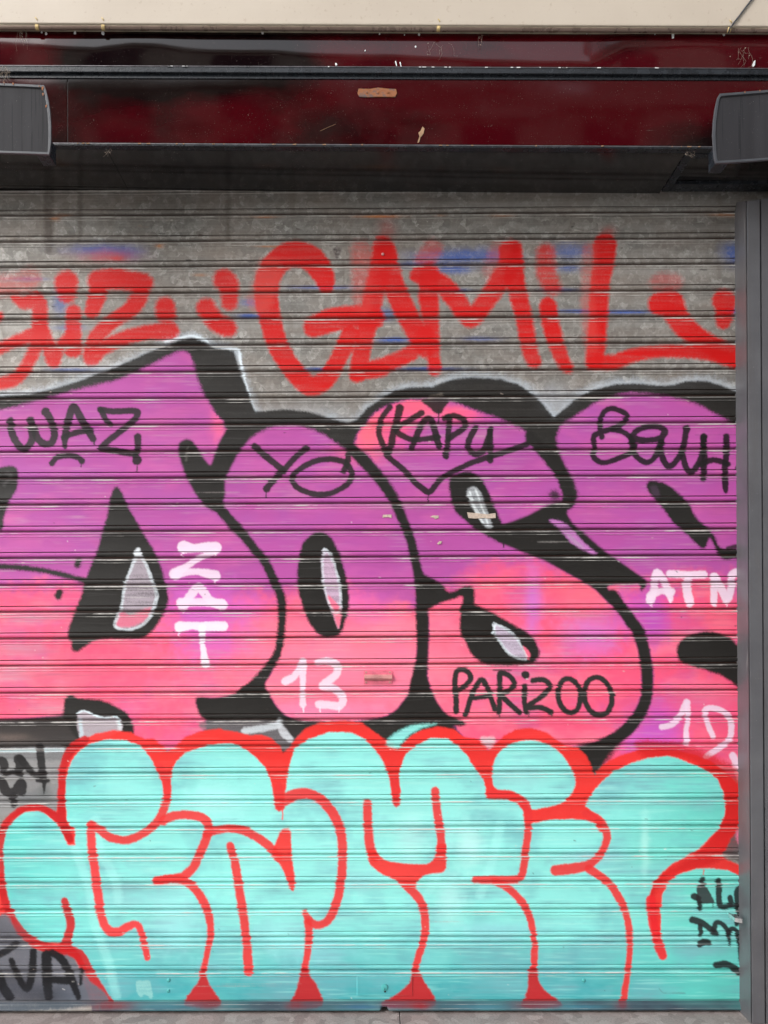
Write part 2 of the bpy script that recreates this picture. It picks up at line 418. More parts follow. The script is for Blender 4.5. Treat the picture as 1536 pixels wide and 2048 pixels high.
# pink lower half blended in, only on purple paint
isP = np.clip((RGB[..., 2] - .12) / .2, 0, 1) * np.clip((COV - .6) / .3, 0, 1)
YY = (np.arange(CH) + Y0)[:, None].astype(np.float32); XX = (np.arange(CW) + X0)[None].astype(np.float32)
isP *= (YY > 690) & (RGB[..., 0] > RGB[..., 1] * 1.6)
bnd = np.interp(XX[0], [-240, 0, 200, 380, 480, 600, 700, 830, 900, 960, 1100, 1290, 1400, 1500], [1165, 1170, 1180, 1215, 1205, 1172, 1175, 1195, 1180, 1140, 1130, 1180, 1150, 1165]).astype(np.float32)[None]
k = np.clip((YY - bnd + 110 * (CLOUD - .5) + 36 * (EDGE - .5)) / 62 + .5, 0, 1); k = k * k * (3 - 2 * k)
def tint(mask, color, op=1.0):
    A = (mask * isP * op)[..., None]
    RGB[:] = RGB * (1 - A) + s2l(color).astype(np.float32) * A
tint(k, PNK)
def blob(cx, cy, rx, ry, pw=1.0):
    q = ((XX - cx) / rx) ** 2 + ((YY - cy) / ry) ** 2
    return np.exp(-(q * (1 + 1.2 * (EDGE - .5))) ** pw)
# light and dark passes
tint(np.clip(CLOUD * 2 - .9, 0, 1), (164, 84, 166), .6)
tint(np.clip(CLOUD2 * 2.2 - 1.1, 0, 1) * (1 - k), (208, 98, 164), .85)
tint(np.clip(CLOUD2 * 2.2 - 1.0, 0, 1) * k, (250, 128, 148), .9)
tint(np.clip(1 - CLOUD2 * 2.4 + .1, 0, 1) * k, (240, 88, 122), .5)
tint(blob(700, 1330, 330, 140) * k, (254, 138, 160), .7)
tint(np.clip(.25 - (STREAK - .5) * 2, 0, 1) * k * blob(60, 1350, 260, 130), (200, 110, 130), .6)
for cx, cy, rx, ry, c, op in ((745, 850, 34, 40, (250, 112, 128), .9), (735, 880, 30, 26, (252, 104, 120), .8), (830, 815, 50, 24, (252, 100, 128), .95), (910, 826, 50, 18, (252, 96, 130), .9),
                              (720, 905, 60, 22, (240, 110, 150), .6), (790, 850, 40, 36, (246, 90, 132), .8), (410, 1240, 70, 50, (206, 96, 196), .85), (400, 1190, 60, 40, (214, 100, 196), .6),
                              (420, 1295, 60, 26, (216, 100, 190), .6), (1066, 1200, 17, 68, (206, 112, 196), .9), (1185, 1272, 52, 40, (212, 118, 200), .8), (1130, 1270, 26, 30, (224, 124, 180), .5),
                              (1305, 1245, 34, 50, (186, 76, 180), .9), (1250, 1230, 30, 40, (206, 92, 190), .6), (1290, 1210, 50, 30, (196, 80, 180), .7), (1320, 1446, 44, 48, (198, 84, 184), .9), (1290, 1480, 60, 30, (196, 90, 190), .8),
                              (480, 1215, 60, 22, (212, 96, 180), .7), (700, 1200, 70, 20, (214, 96, 180), .6), (745, 1225, 50, 18, (226, 100, 180), .5), (1410, 1410, 60, 40, (228, 100, 150), .5),
                              (440, 850, 20, 40, (246, 106, 150), .7), (640, 1420, 120, 16, (220, 140, 180), .6), (1010, 1160, 60, 24, (252, 100, 130), .5), (1150, 1180, 50, 30, (252, 110, 132), .7)):
    tint(blob(cx, cy, rx, ry, 1.3), c, op)
tint(np.clip((STREAK - .56) * 5, 0, 1) * np.clip(CLOUD * 2.4 - 1.0, 0, 1), (200, 150, 172), .5)
tint(np.clip((.42 - STREAK) * 5, 0, 1) * np.clip(CLOUD2 * 2.4 - 1.0, 0, 1), (140, 66, 110), .35)
# wear and dusty scuffs
for cx, cy, rx, ry in ((60, 1235, 70, 12), (40, 1300, 60, 14), (100, 1418, 60, 10), (800, 1010, 60, 8), (960, 870, 40, 8), (20, 1350, 60, 16), (780, 905, 40, 4), (1160, 1230, 40, 6)):
    tint(np.clip(blob(cx, cy, rx, ry) * (.4 + 1.4 * (STREAK - .3)), 0, 1), (196, 160, 170), .6)

K = dict(color=BLK, soft=3.5, op=1.0)
def KS(pts, r=10, **k): q = dict(K); q.update(k); S(pts, r, **q)
def KG(pts, **k): q = dict(K); q.update(k); G(pts, **q)
# stroke between the first and second letters
KS([(436, 1014, 10), (465, 1047, 11), (488, 1072, 10), (508, 1097, 9), (528, 1121, 9), (541, 1146, 9), (551, 1168, 9), (560, 1188, 9), (564, 1213, 9), (564, 1245, 8), (561, 1275, 8), (557, 1298, 8), (547, 1322, 9), (530, 1345, 10), (508, 1368, 10), (480, 1388, 8)])
KG([(392, 1397), (430, 1396), (461, 1390), (487, 1379), (510, 1360), (528, 1342), (540, 1350), (530, 1369), (539, 1389), (552, 1412), (571, 1431), (600, 1446), (560, 1444), (480, 1441), (410, 1440)])
# between second and third
KS([(706, 900, 11), (738, 935, 11), (761, 962, 10), (784, 995, 9), (797, 1021, 9), (808, 1047, 9), (821, 1079, 9), (828, 1109, 9), (834, 1135, 9), (838, 1164, 9), (843, 1190, 12), (844, 1236, 13), (845, 1268, 12), (845, 1298, 12), (843, 1324, 12), (838, 1353, 14), (836, 1380, 18)])
KG([(824, 1353), (818, 1385), (807, 1402), (791, 1421), (765, 1436), (729, 1441), (720, 1450), (760, 1452), (830, 1450), (920, 1452), (928, 1443), (895, 1428), (876, 1408), (863, 1382), (852, 1355)])
KG([(836, 1150), (856, 1153), (882, 1167), (899, 1184), (925, 1174), (942, 1173), (950, 1184), (946, 1208), (926, 1212), (924, 1193), (905, 1199), (880, 1206), (862, 1216), (838, 1232)])
KG([(924, 1207), (950, 1209), (986, 1226), (1025, 1248), (1062, 1271), (1075, 1291), (1079, 1308), (1069, 1324), (1045, 1330), (993, 1331), (962, 1325), (941, 1306), (931, 1283), (921, 1266), (920, 1233)])
# upper eye and the thick diagonal
KG([(899, 958), (912, 948), (935, 943), (951, 948), (964, 959), (977, 982), (986, 1005), (996, 1027), (1006, 1048), (1025, 1043), (1058, 1030), (1091, 1013), (1123, 1004), (1135, 1030), (1150, 1053), (1176, 1075), (1205, 1100), (1231, 1119),
    (1264, 1141), (1293, 1164), (1283, 1182), (1277, 1166), (1264, 1168), (1218, 1170), (1222, 1190), (1236, 1206), (1218, 1206), (1192, 1180), (1166, 1163), (1134, 1145), (1091, 1121), (1058, 1108), (1025, 1095), (993, 1083),
    (960, 1063), (928, 1040), (908, 1018), (899, 985)])
G([(1098, 1040), (1121, 1042), (1143, 1057), (1166, 1083), (1194, 1108), (1180, 1107), (1147, 1088), (1127, 1068), (1112, 1052)], (196, 120, 190), 3, .95, patch=.3)
G([(1128, 1062), (1150, 1078), (1170, 1098), (1150, 1088)], (170, 150, 170), 3, .6, patch=.4)
KS([(1224, 1190, 12), (1242, 1215, 12), (1262, 1242, 12), (1277, 1264, 13), (1288, 1304, 11), (1294, 1346, 11), (1294, 1382, 11), (1289, 1408, 11), (1276, 1430, 11), (1258, 1454, 12), (1238, 1472, 13), (1212, 1490, 16), (1190, 1510, 22)], wob=4, soft=3.5)
KG([(1150, 1500), (1180, 1484), (1215, 1476), (1240, 1482), (1225, 1510), (1200, 1540), (1185, 1550), (1170, 1530)], soft=7, op=.9)
KS([(1060, 872, 10), (1080, 895, 12), (1105, 920, 15), (1122, 950, 12), (1136, 985, 11), (1136, 1005, 12)])
KS([(1108, 990), (1112, 992)], 9, soft=7, op=.9)
# black fork between letters one and two
KG([(357, 897), (360, 886), (372, 879), (384, 882), (393, 895), (404, 913), (421, 931), (433, 900), (443, 878), (458, 856), (492, 850), (500, 870), (472, 912), (458, 940), (449, 962), (448, 988), (446, 1012), (436, 1024), (418, 1018), (404, 1005), (386, 978), (370, 945), (361, 918)], soft=4)
S([(375, 895), (372, 920)], 2, (120, 116, 110), 2, .35)
# drop shape in letter one
KG([(233, 974), (225, 982), (219, 998), (215, 1027), (205, 1060), (195, 1099), (182, 1131), (170, 1161), (163, 1190), (153, 1216), (140, 1249), (135, 1276), (143, 1284), (143, 1298), (153, 1304), (169, 1294), (182, 1286), (208, 1277), (277, 1277), (303, 1263), (322, 1237),
    (335, 1208), (336, 1185), (329, 1158), (319, 1125), (303, 1093), (286, 1066), (270, 1037), (254, 1008), (243, 984)], soft=3.5)
G([(275, 1104), (262, 1135), (252, 1160), (247, 1186), (243, 1215), (230, 1250), (240, 1257), (268, 1255), (292, 1240), (305, 1215), (311, 1190), (302, 1160), (290, 1128)], (176, 164, 174), 2.5, .9, patch=.5)
G([(243, 1225), (232, 1251), (262, 1254), (290, 1240), (303, 1216), (280, 1222), (262, 1230)], (232, 110, 140), 4, .8)
WS = dict(color=(214, 222, 228), soft=1.5, op=.82, patch=.55, wob=2.5, rs=.72)
S([(276, 1103, 6), (263, 1135, 4), (252, 1162, 4), (247, 1186, 4), (243, 1215, 4), (230, 1250, 5), (250, 1259, 3), (274, 1255, 4), (294, 1241, 4), (307, 1216, 5), (313, 1190, 5), (303, 1158, 5), (291, 1128, 4), (280, 1108, 5)], **WS)
S([(276, 1100), (272, 1108), (280, 1110)], 5, (225, 230, 235), 2, .8)
# left edge marks
KG([(-60, 930), (0, 935), (20, 931), (35, 940), (34, 975), (20, 1001), (8, 1034), (0, 1062), (-60, 1070)])
S([(14, 946), (22, 950), (8, 970)], 3, (96, 92, 94), 3, .4)
KS([(-60, 1136), (0, 1133), (65, 1138), (114, 1147), (172, 1162)], 5.5)
KS([(158, 1121, 6), (155, 1130, 7)], wob=5); KS([(119, 1184, 7), (116, 1192, 7)], wob=5)
# eye of letter two
KG([(634, 1064), (612, 1078), (600, 1104), (594, 1148), (598, 1187), (612, 1232), (634, 1266), (656, 1275), (680, 1268), (692, 1238), (698, 1197), (691, 1148), (680, 1109), (664, 1078), (650, 1066)])
G([(646, 1099), (643, 1138), (647, 1171), (654, 1200), (668, 1236), (677, 1257), (682, 1216), (680, 1180), (673, 1148), (662, 1114)], (210, 178, 204), 2.5, .95, patch=.4)
G([(655, 1190), (668, 1232), (677, 1256), (681, 1220)], (246, 110, 140), 3, .9)
S([(648, 1098, 4), (645, 1135, 3.5), (649, 1172, 3), (656, 1200, 3), (664, 1220, 3.5), (676, 1226, 3), (681, 1205, 4), (679, 1175, 4), (673, 1145, 4), (664, 1115, 4), (652, 1100, 5)], **WS)
# lower eye
G([(988, 1248), (992, 1266), (1008, 1294), (1026, 1312), (1052, 1316), (1042, 1290), (1020, 1266)], (206, 190, 210), 2, .9, patch=.4)
G([(1046, 1292), (1060, 1306), (1058, 1320), (1052, 1312)], (250, 110, 140), 2, .9)
S([(986, 1249, 3), (993, 1272, 3), (1008, 1294, 4), (1026, 1312, 4), (1053, 1318, 2.5), (1042, 1290, 3), (1024, 1266, 4), (1004, 1254, 3.5), (988, 1246, 2.5)], **WS)
S([(990, 1250), (986, 1266)], 2, (222, 232, 238), 1.5, .8)
# upper eye light
G([(934, 982), (947, 973), (960, 982), (970, 1008), (980, 1037), (984, 1056), (970, 1053), (957, 1034), (941, 1011)], (176, 180, 184), 2.5, .9, patch=.5)
for q in ([(940, 984), (946, 1006), (962, 1034)], [(952, 980), (960, 1004), (970, 1030), (976, 1050)], [(936, 990), (950, 1020), (966, 1046)]): S(q, 1.8, (228, 234, 236), 1.4, .75, patch=.3)
# letter four
KG([(1293, 969), (1306, 961), (1335, 969), (1361, 990), (1378, 1008), (1394, 1037), (1417, 1057), (1430, 1073), (1443, 1096), (1479, 1098), (1500, 1100), (1500, 1112), (1453, 1119), (1440, 1112), (1430, 1096), (1420, 1076), (1412, 1094), (1404, 1097), (1388, 1083), (1368, 1063), (1348, 1047), (1329, 1021), (1300, 988)])
S([(1456, 1096), (1480, 1092), (1500, 1094)], 4, BLK, 2, .9)
G([(1300, 975), (1312, 972), (1320, 990), (1310, 995)], (84, 62, 84), 4, .5)
KG([(1355, 1294), (1365, 1278), (1388, 1267), (1420, 1263), (1453, 1272), (1482, 1294), (1540, 1330), (1540, 1410), (1482, 1380), (1469, 1369), (1446, 1353), (1410, 1340), (1370, 1328), (1356, 1316)])
# lower left black shape with its grey light, dark band
G([(-240, 1442), (0, 1440), (90, 1434), (128, 1430), (150, 1440), (158, 1470), (128, 1494), (0, 1494), (-240, 1494)], (56, 51, 50), 5, .96, patch=.15)
B(20, 1475, 40, 8, (120, 104, 96), .5); B(-100, 1470, 80, 8, (120, 104, 96), .4)
KG([(126, 1434), (127, 1408), (131, 1396), (143, 1390), (160, 1397), (202, 1400), (234, 1415), (257, 1431), (268, 1468), (240, 1480), (160, 1480), (130, 1440)])
G([(154, 1430), (170, 1421), (195, 1433), (236, 1436), (243, 1460), (210, 1475), (162, 1475)], (184, 172, 180), 2.5, .92, patch=.2)
S([(154, 1427), (168, 1422), (190, 1431), (212, 1436), (234, 1434), (240, 1450)], 1.5, (216, 232, 238), 1.2, .9)
S([(160, 1440), (164, 1475)], 4, (206, 216, 226), 2.5, .8); S([(236, 1440), (240, 1458)], 4, (222, 228, 232), 2.5, .7, patch=.4)
# grey-white area right of the black block
G([(400, 1446), (440, 1441), (560, 1442), (600, 1450), (640, 1452), (590, 1500), (540, 1490), (470, 1470), (410, 1462)], (112, 108, 112), 4, .9, patch=.35)
S([(490, 1462), (550, 1452), (560, 1444)], 7, (226, 230, 236), 3, .8, patch=.2)
KG([(566, 1438), (640, 1442), (700, 1442), (660, 1452), (610, 1462), (590, 1478), (574, 1460)], soft=4, op=.9)
G([(555, 1448), (566, 1452), (586, 1476), (580, 1484), (560, 1470)], (214, 216, 222), 2.5, .8, patch=.3)
# bare panel at lower left
G([(-240, 1496), (0, 1496), (130, 1494), (122, 1540), (112, 1620), (60, 1625), (-240, 1640)], (138, 138, 140), 3, .85, patch=.3)
S([(-200, 1502), (0, 1502), (126, 1500)], 4, (214, 220, 226), 2, .7, patch=.3)
B(55, 1600, 50, 22, (92, 96, 98), .8, .3); B(88, 1585, 16, 16, (98, 102, 102), .8, .3); B(10, 1625, 40, 20, (150, 150, 148), .6)
def E(pts): return z(0, 1380, pts, 5.908)
TG = dict(color=(26, 24, 26), soft=1.6, op=.96, wob=1)
S(E([(-80, 860, 9), (20, 840, 9), (50, 900, 9), (30, 970, 5)]), **TG)
S(E([(215, 820, 10), (250, 860, 12), (215, 950, 8)]), **TG); S(E([(240, 810, 8), (330, 920, 7), (410, 1000, 6), (520, 1010, 5)]), **TG)
S(E([(465, 670, 8), (480, 800, 8), (500, 960, 8), (515, 1060, 7), (520, 1110, 4), (518, 1230, .8)]), **TG)
S(E([(440, 1070, 4), (570, 1070, 4)]), **TG)
S(E([(60, 1000, 5), (150, 970, 5), (250, 1000, 5)]), **TG)
S(E([(-60, 1120, 10), (20, 1090, 10), (70, 1200, 10), (170, 1200, 9), (250, 1100, 10), (260, 1200, 9)]), **TG); S(E([(160, 1260, 8), (165, 1350, 7)]), **TG)

# --- black hand tags
T = dict(color=(22, 18, 20), soft=1.6, op=.96, wob=1.6)
def t(ox, oy, pts, r, **k):
    q = dict(T); q.update(k); S(z(ox, oy, pts), r, **q)
def drip(x, y0, y1, r=1.0, color=(36, 30, 34)):
    S([(x, y0, r * 1.3), (x + .5, (y0 + y1) / 2, r), (x, y1 - 1, r * 1.2), (x, y1, r * 1.6)], color=color, soft=.9, op=.95, sm=False, wob=.3)
o = (0, 780)
t(*o, [(65, 190, 9), (75, 270), (115, 340), (155, 360), (195, 310), (195, 240), (188, 190, 9)], 7.5)
t(*o, [(215, 240), (225, 290), (270, 330), (315, 325), (335, 270), (315, 190), (280, 135, 9)], 7.5)
t(*o, [(400, 350, 5), (400, 290, 7), (420, 190, 8), (450, 105, 8), (500, 180, 8), (540, 250, 8), (572, 300, 7)], 8); t(*o, [(392, 290, 6), (470, 262), (560, 248)], 6)
drip(188, 880, 888, 1.5)
t(*o, [(318, 450, 7), (350, 415), (420, 402), (480, 415), (502, 435, 7)], 6); drip(162, 925, 933)
t(*o, [(615, 120, 9), (700, 132), (830, 128), (842, 160), (790, 215), (700, 285), (625, 350), (640, 362), (730, 378), (830, 392)], 6.5); t(*o, [(620, 125), (650, 180), (678, 212)], 6)
t(*o, [(845, 290, 8), (848, 340, 7), (838, 400, 6), (842, 430, 10)], 7); drip(274, 920, 944)
o = (400, 780)
t(*o, [(335, 345, 6), (400, 405), (460, 450), (515, 500)], 6.5, color=(32, 30, 29)); t(*o, [(655, 358, 6), (600, 400), (525, 480), (455, 550), (410, 605, 8)], 6.5, color=(32, 30, 29)); drip(532, 980, 995)
t(*o, [(880, 500, 6), (905, 450), (910, 395, 6)], 6, color=(32, 30, 29))
t(*o, [(890, 440), (800, 425), (700, 440), (610, 490), (565, 545), (600, 600), (700, 640), (800, 635), (890, 590), (930, 540), (920, 480), (885, 440)], 6, color=(32, 30, 29))
o = (700, 780); c2 = dict(color=(30, 27, 26))
t(*o, [(245, 105, 8), (200, 170), (178, 260), (205, 345), (235, 410), (330, 490), (390, 560), (440, 600), (485, 628), (530, 580), (570, 540), (640, 500), (740, 450), (860, 410), (980, 372), (1090, 332)], 6, **c2)
t(*o, [(305, 110, 8), (290, 180, 7), (265, 270), (255, 330), (235, 380)], 7, **c2)
t(*o, [(440, 140), (375, 180), (285, 240), (330, 285), (400, 305), (540, 290)], 6, **c2)
t(*o, [(380, 355), (410, 280), (455, 190), (500, 185), (525, 270), (550, 350, 5)], 6.5, **c2)
t(*o, [(590, 405, 7), (600, 330, 6), (605, 250), (612, 180), (600, 165)], 6, **c2); t(*o, [(580, 175), (640, 158), (705, 190), (700, 235), (640, 275), (610, 300)], 6, **c2)
t(*o, [(770, 235, 7), (735, 300), (730, 360), (770, 395), (820, 370), (850, 300), (865, 240, 6)], 6.5, **c2); t(*o, [(862, 250), (862, 350), (862, 430, 7)], 6.5, **c2)
G(z(*o, [(440, 60), (600, 55), (575, 120), (550, 150), (520, 140), (490, 110)]), (40, 36, 34), 2, .97); drip(877, 820, 844, 1.3)
drip(856, 985, 1003, 1.1); drip(893, 905, 917, 1.2)
S(z(*o, [(490, 45), (530, 40), (560, 30)]), 4, (150, 140, 130), 2, .5, patch=.7); drip(1007, 1085, 1094)
o = (1036, 780)
t(*o, [(515, 290, 7), (502, 200), (535, 130), (590, 115), (665, 150), (655, 195), (590, 235), (505, 260), (465, 290), (470, 360), (460, 400), (500, 440), (560, 440), (690, 390)], 5.5)
t(*o, [(580, 245), (650, 260), (695, 300), (715, 350), (700, 390)], 5.5)
t(*o, [(720, 300, 7), (790, 310, 7), (870, 295), (905, 255), (850, 225), (760, 235), (705, 280), (700, 350), (730, 410), (790, 445), (840, 415), (865, 350), (895, 260)], 6)
t(*o, [(880, 320), (880, 390), (915, 465), (960, 450), (1010, 370), (1035, 240, 8)], 6.5); t(*o, [(1005, 380), (1035, 480), (1070, 500), (1110, 450), (1135, 380), (1142, 290, 8)], 6.5)
t(*o, [(1140, 290), (1145, 420), (1140, 500), (1138, 550, 5)], 6.5); t(*o, [(1280, 285, 8), (1280, 400), (1268, 500), (1275, 600, 6), (1277, 630, 2)], 6.5); t(*o, [(1120, 460), (1200, 430), (1290, 455)], 6); t(*o, [(1352, 480), (1375, 470), (1420, 470)], 6)
o = (700, 1200); c3 = dict(color=(44, 42, 41), soft=1.5, op=1.0)
t(*o, [(652, 685, 5), (652, 600), (645, 500), (660, 435), (715, 435), (742, 480), (705, 530), (655, 560)], 5.5, **c3)
t(*o, [(712, 705), (740, 610), (775, 530), (810, 490), (845, 540), (870, 610), (890, 670, 6)], 5.5, **c3); t(*o, [(745, 605), (860, 590)], 5, **c3)
t(*o, [(915, 690, 7), (920, 600), (920, 500), (925, 450), (985, 470), (1010, 520), (960, 565), (925, 580), (985, 640), (1040, 690, 6)], 5.5, **c3)
t(*o, [(1077, 460), (1079, 462)], 8, **c3); t(*o, [(1075, 530, 4), (1070, 600), (1082, 690, 5)], 5.5, **c3)
t(*o, [(1125, 495), (1190, 490), (1230, 530), (1180, 590), (1090, 660), (1170, 660), (1235, 690, 6)], 5.5, **c3)
def ell(cx, cy, rx, ry, a=0):
    return [(cx + rx * math.cos(u) * math.cos(a) - ry * math.sin(u) * math.sin(a), cy + rx * math.cos(u) * math.sin(a) + ry * math.sin(u) * math.cos(a)) for u in [k * math.pi / 6 for k in range(12)]]
t(*o, ell(1348, 588, 68, 105, -.15), 5.5, closed=True, **c3); t(*o, ell(1524, 592, 84, 118, -.2), 5.5, closed=True, **c3)
drip(1000, 1425, 1433, .9, (72, 68, 66)); drip(1058, 1424, 1434, .9, (72, 68, 66)); drip(1103, 1425, 1432, .9, (72, 68, 66))
S(z(*o, [(880, 430), (990, 432)]), 1.5, (50, 45, 48), 1.5, .8)

# --- white hand tags
Wt = dict(color=(236, 212, 230), soft=1.8, op=.93, wob=1.4, patch=.08)
def wt(ox, oy, pts, r, **k):
    q = dict(Wt); q.update(k); S(z(ox, oy, pts), r, **q)
def wdrip(x, y0, y1): S([(x, y0, 2), (x, y1, 1.2)], color=(244, 220, 235), soft=.9, op=.85, sm=False, wob=.3)
o = (0, 780)
wt(*o, [(1130, 965, 13), (1190, 972, 8), (1260, 968, 10), (1325, 970, 12)], 9); wt(*o, [(1325, 990, 6), (1220, 1035, 6), (1150, 1080, 6), (1075, 1130, 12)], 7); wt(*o, [(1080, 1130, 9), (1200, 1115, 6), (1320, 1140, 11)], 8)
wdrip(365, 1105, 1113); wdrip(430, 1105, 1112); wdrip(430, 1160, 1167)
wt(*o, [(1120, 1325, 11), (1150, 1290, 8), (1205, 1220, 9), (1235, 1220, 9), (1290, 1290, 8), (1370, 1325, 10)], 8); wt(*o, [(1110, 1305, 9), (1250, 1305, 8), (1360, 1310, 9)], 8); wdrip(367, 1217, 1225); wdrip(440, 1218, 1222)
o = (0, 1200); c4 = dict(color=(236, 228, 238))
wt(*o, [(1105, 165, 11), (1180, 158, 7), (1250, 162, 9), (1370, 160, 10)], 8, **c4); wt(*o, [(1243, 170, 8), (1243, 260, 5), (1252, 330, 6), (1262, 390, 9)], 6, **c4); wdrip(358, 1262, 1273)
o = (350, 1200); c4 = dict(color=(238, 212, 228))
wt(*o, [(678, 500, 8), (735, 465, 7), (785, 385, 7)], 6, **c4); wt(*o, [(785, 380, 8), (785, 470, 6), (785, 560, 5), (785, 640, 7)], 6, **c4)
wt(*o, [(875, 385, 6), (930, 375, 7), (985, 395), (995, 450, 8), (940, 500), (905, 530, 7), (980, 545), (1030, 600, 8), (1010, 650, 8), (940, 645), (885, 640, 8)], 8, **c4); wdrip(607, 1415, 1425); wdrip(640, 1415, 1424); wdrip(678, 1415, 1424)
o = (1036, 780)
wt(*o, [(815, 1290, 9), (835, 1230, 7), (850, 1125, 8), (890, 1160, 7), (925, 1240, 8), (940, 1290, 5)], 7); wt(*o, [(815, 1265, 8), (880, 1235, 6), (940, 1240, 8)], 7); wdrip(1303, 1205, 1214); wdrip(1340, 1200, 1206)
wt(*o, [(935, 1130, 8), (1040, 1135, 7), (1140, 1135, 8)], 7); wt(*o, [(1042, 1150, 9), (1040, 1230, 9), (1055, 1300, 9), (1058, 1325, 4)], 8)
wt(*o, [(1205, 1150, 9), (1205, 1240, 7), (1203, 1300, 7), (1208, 1325, 3)], 7); wt(*o, [(1210, 1150, 8), (1260, 1240, 8), (1285, 1290, 8), (1310, 1210, 7), (1320, 1130, 8), (1370, 1130, 8), (1440, 1200, 8)], 7); wdrip(1453, 1203, 1213)
o = (1036, 1200); c4 = dict(color=(234, 206, 226))
wt(*o, [(885, 780, 7), (945, 765), (1000, 705), (1035, 625, 6)], 6, **c4); wt(*o, [(1042, 630, 6), (1045, 720, 5), (1035, 800, 5), (1035, 880, 6)], 5.5, **c4)
wt(*o, [(1200, 840, 5), (1165, 760, 5.5), (1150, 680, 5.5), (1200, 665), (1280, 700), (1310, 770), (1300, 850), (1240, 905), (1150, 965, 4)], 6, **c4)
wt(*o, [(1320, 955), (1350, 1040), (1370, 1100), (1420, 1120)], 7, **c4); wt(*o, [(1230, 1025), (1310, 1040), (1370, 1030)], 3.5, patch=.3, color=(240, 214, 232))

# --- mint throw-up with red outline
REDB = [(-240, 1700), (-120, 1640), (0, 1660), (20, 1632), (48, 1612), (81, 1609), (112, 1625), (118, 1600), (118, 1560), (120, 1540), (134, 1505), (163, 1480), (190, 1468), (228, 1460), (262, 1465), (290, 1478), (305, 1476), (325, 1490), (335, 1503),
        (352, 1492), (370, 1474), (400, 1462), (439, 1458), (475, 1464), (500, 1470), (522, 1469), (542, 1476), (558, 1490), (566, 1506), (582, 1492), (594, 1474), (612, 1457), (643, 1444), (692, 1441), (724, 1446), (744, 1460), (767, 1477),
        (786, 1486), (796, 1500), (807, 1486), (824, 1470), (846, 1459), (876, 1453), (908, 1459), (928, 1473), (954, 1477), (966, 1486), (976, 1500), (993, 1486), (1009, 1470), (1032, 1459), (1058, 1455), (1091, 1463), (1113, 1479), (1130, 1490),
        (1156, 1495), (1172, 1511), (1182, 1532), (1189, 1550), (1199, 1535), (1218, 1521), (1248, 1508), (1280, 1499), (1313, 1496), (1355, 1501), (1394, 1511), (1427, 1525), (1453, 1545), (1472, 1565), (1490, 1572), (1520, 1590), (1530, 1640), (1470, 1690),
        (1448, 1716), (1490, 1735), (1540, 1760), (1640, 1800), (1640, 2060), (200, 2060), (150, 1915), (104, 1910), (66, 1896), (34, 1868), (12, 1834), (-40, 1850), (-240, 1850)]
G(REDB, LRED, 2.4, .98, sm=False, patch=.03)
# deeper red where the first pass was heavier
G([(1280, 1480), (1400, 1500), (1540, 1580), (1540, 1640), (1470, 1700), (1420, 1730), (1330, 1760), (1300, 1830), (1310, 1900), (1280, 1900), (1280, 1780), (1400, 1700), (1450, 1600), (1380, 1520), (1290, 1515)], (204, 24, 26), 8, .8)
M1 = [(-240, 1720), (-120, 1660), (-10, 1690), (3, 1668), (24, 1640), (50, 1624), (81, 1621), (96, 1632), (114, 1648), (124, 1665), (135, 1690), (150, 1690), (150, 1660), (134, 1640), (131, 1600), (131, 1560), (142, 1525), (158, 1502), (182, 1487), (215, 1479), (252, 1480),
      (278, 1490), (298, 1512), (313, 1540), (322, 1560), (330, 1590), (333, 1607), (338, 1590), (342, 1560), (345, 1540), (352, 1524), (370, 1506), (415, 1490), (464, 1486), (493, 1499), (513, 1516), (532, 1538), (542, 1565), (549, 1590), (552, 1613), (558, 1624), (565, 1616),
      (571, 1587), (575, 1552), (580, 1525), (591, 1496), (617, 1478), (659, 1464), (702, 1465), (728, 1477), (747, 1496), (763, 1519), (776, 1548), (782, 1581), (785, 1605), (793, 1616), (800, 1604), (801, 1581), (798, 1552), (804, 1528), (812, 1508), (834, 1490),
      (863, 1476), (895, 1478), (915, 1490), (934, 1512), (954, 1542), (967, 1561), (972, 1577), (970, 1588), (976, 1598), (1012, 1599), (1034, 1606), (1046, 1622), (1048, 1645), (1065, 1646), (1101, 1640), (1143, 1638), (1170, 1640), (1192, 1647), (1198, 1664),
      (1208, 1664), (1205, 1640), (1190, 1626), (1171, 1613), (1176, 1600), (1192, 1578), (1212, 1555), (1231, 1542), (1264, 1526), (1296, 1517), (1335, 1512), (1361, 1519), (1394, 1532), (1420, 1545), (1436, 1561), (1446, 1584), (1451, 1607), (1448, 1633), (1436, 1659),
      (1414, 1682), (1394, 1700), (1376, 1710), (1345, 1727), (1322, 1747), (1306, 1766), (1298, 1792), (1298, 1815), (1303, 1854), (1309, 1885), (1316, 1885), (1322, 1860), (1321, 1818), (1326, 1789), (1339, 1763), (1362, 1747), (1394, 1738), (1427, 1737), (1456, 1741), (1482, 1753),
      (1560, 1790), (1640, 1830), (1640, 2080), (214, 2080), (195, 1990), (178, 1950), (162, 1910), (140, 1888), (85, 1886), (50, 1866), (26, 1834), (13, 1792), (5, 1743), (-20, 1760), (-240, 1780)]
G(M1, MINT, 2.2, .985, sm=False, wob=2.5)
IB = z(700, 1200, [(878, 1040), (900, 960), (960, 900), (1050, 868), (1150, 865), (1230, 895), (1300, 950), (1350, 1020), (1385, 1100), (1372, 1170), (1310, 1240), (1200, 1275), (1110, 1285), (1080, 1235), (1000, 1175), (892, 1155)])
G(IB, MINT, 2.2, .985)
G([(772, 1490), (785, 1470), (820, 1452), (850, 1448), (872, 1448), (846, 1456), (822, 1468), (805, 1485), (796, 1496)], MINT, 4, .9, patch=.1)
G([(960, 1476), (985, 1474), (990, 1484), (976, 1496)], (200, 214, 216), 4, .7, patch=.4)
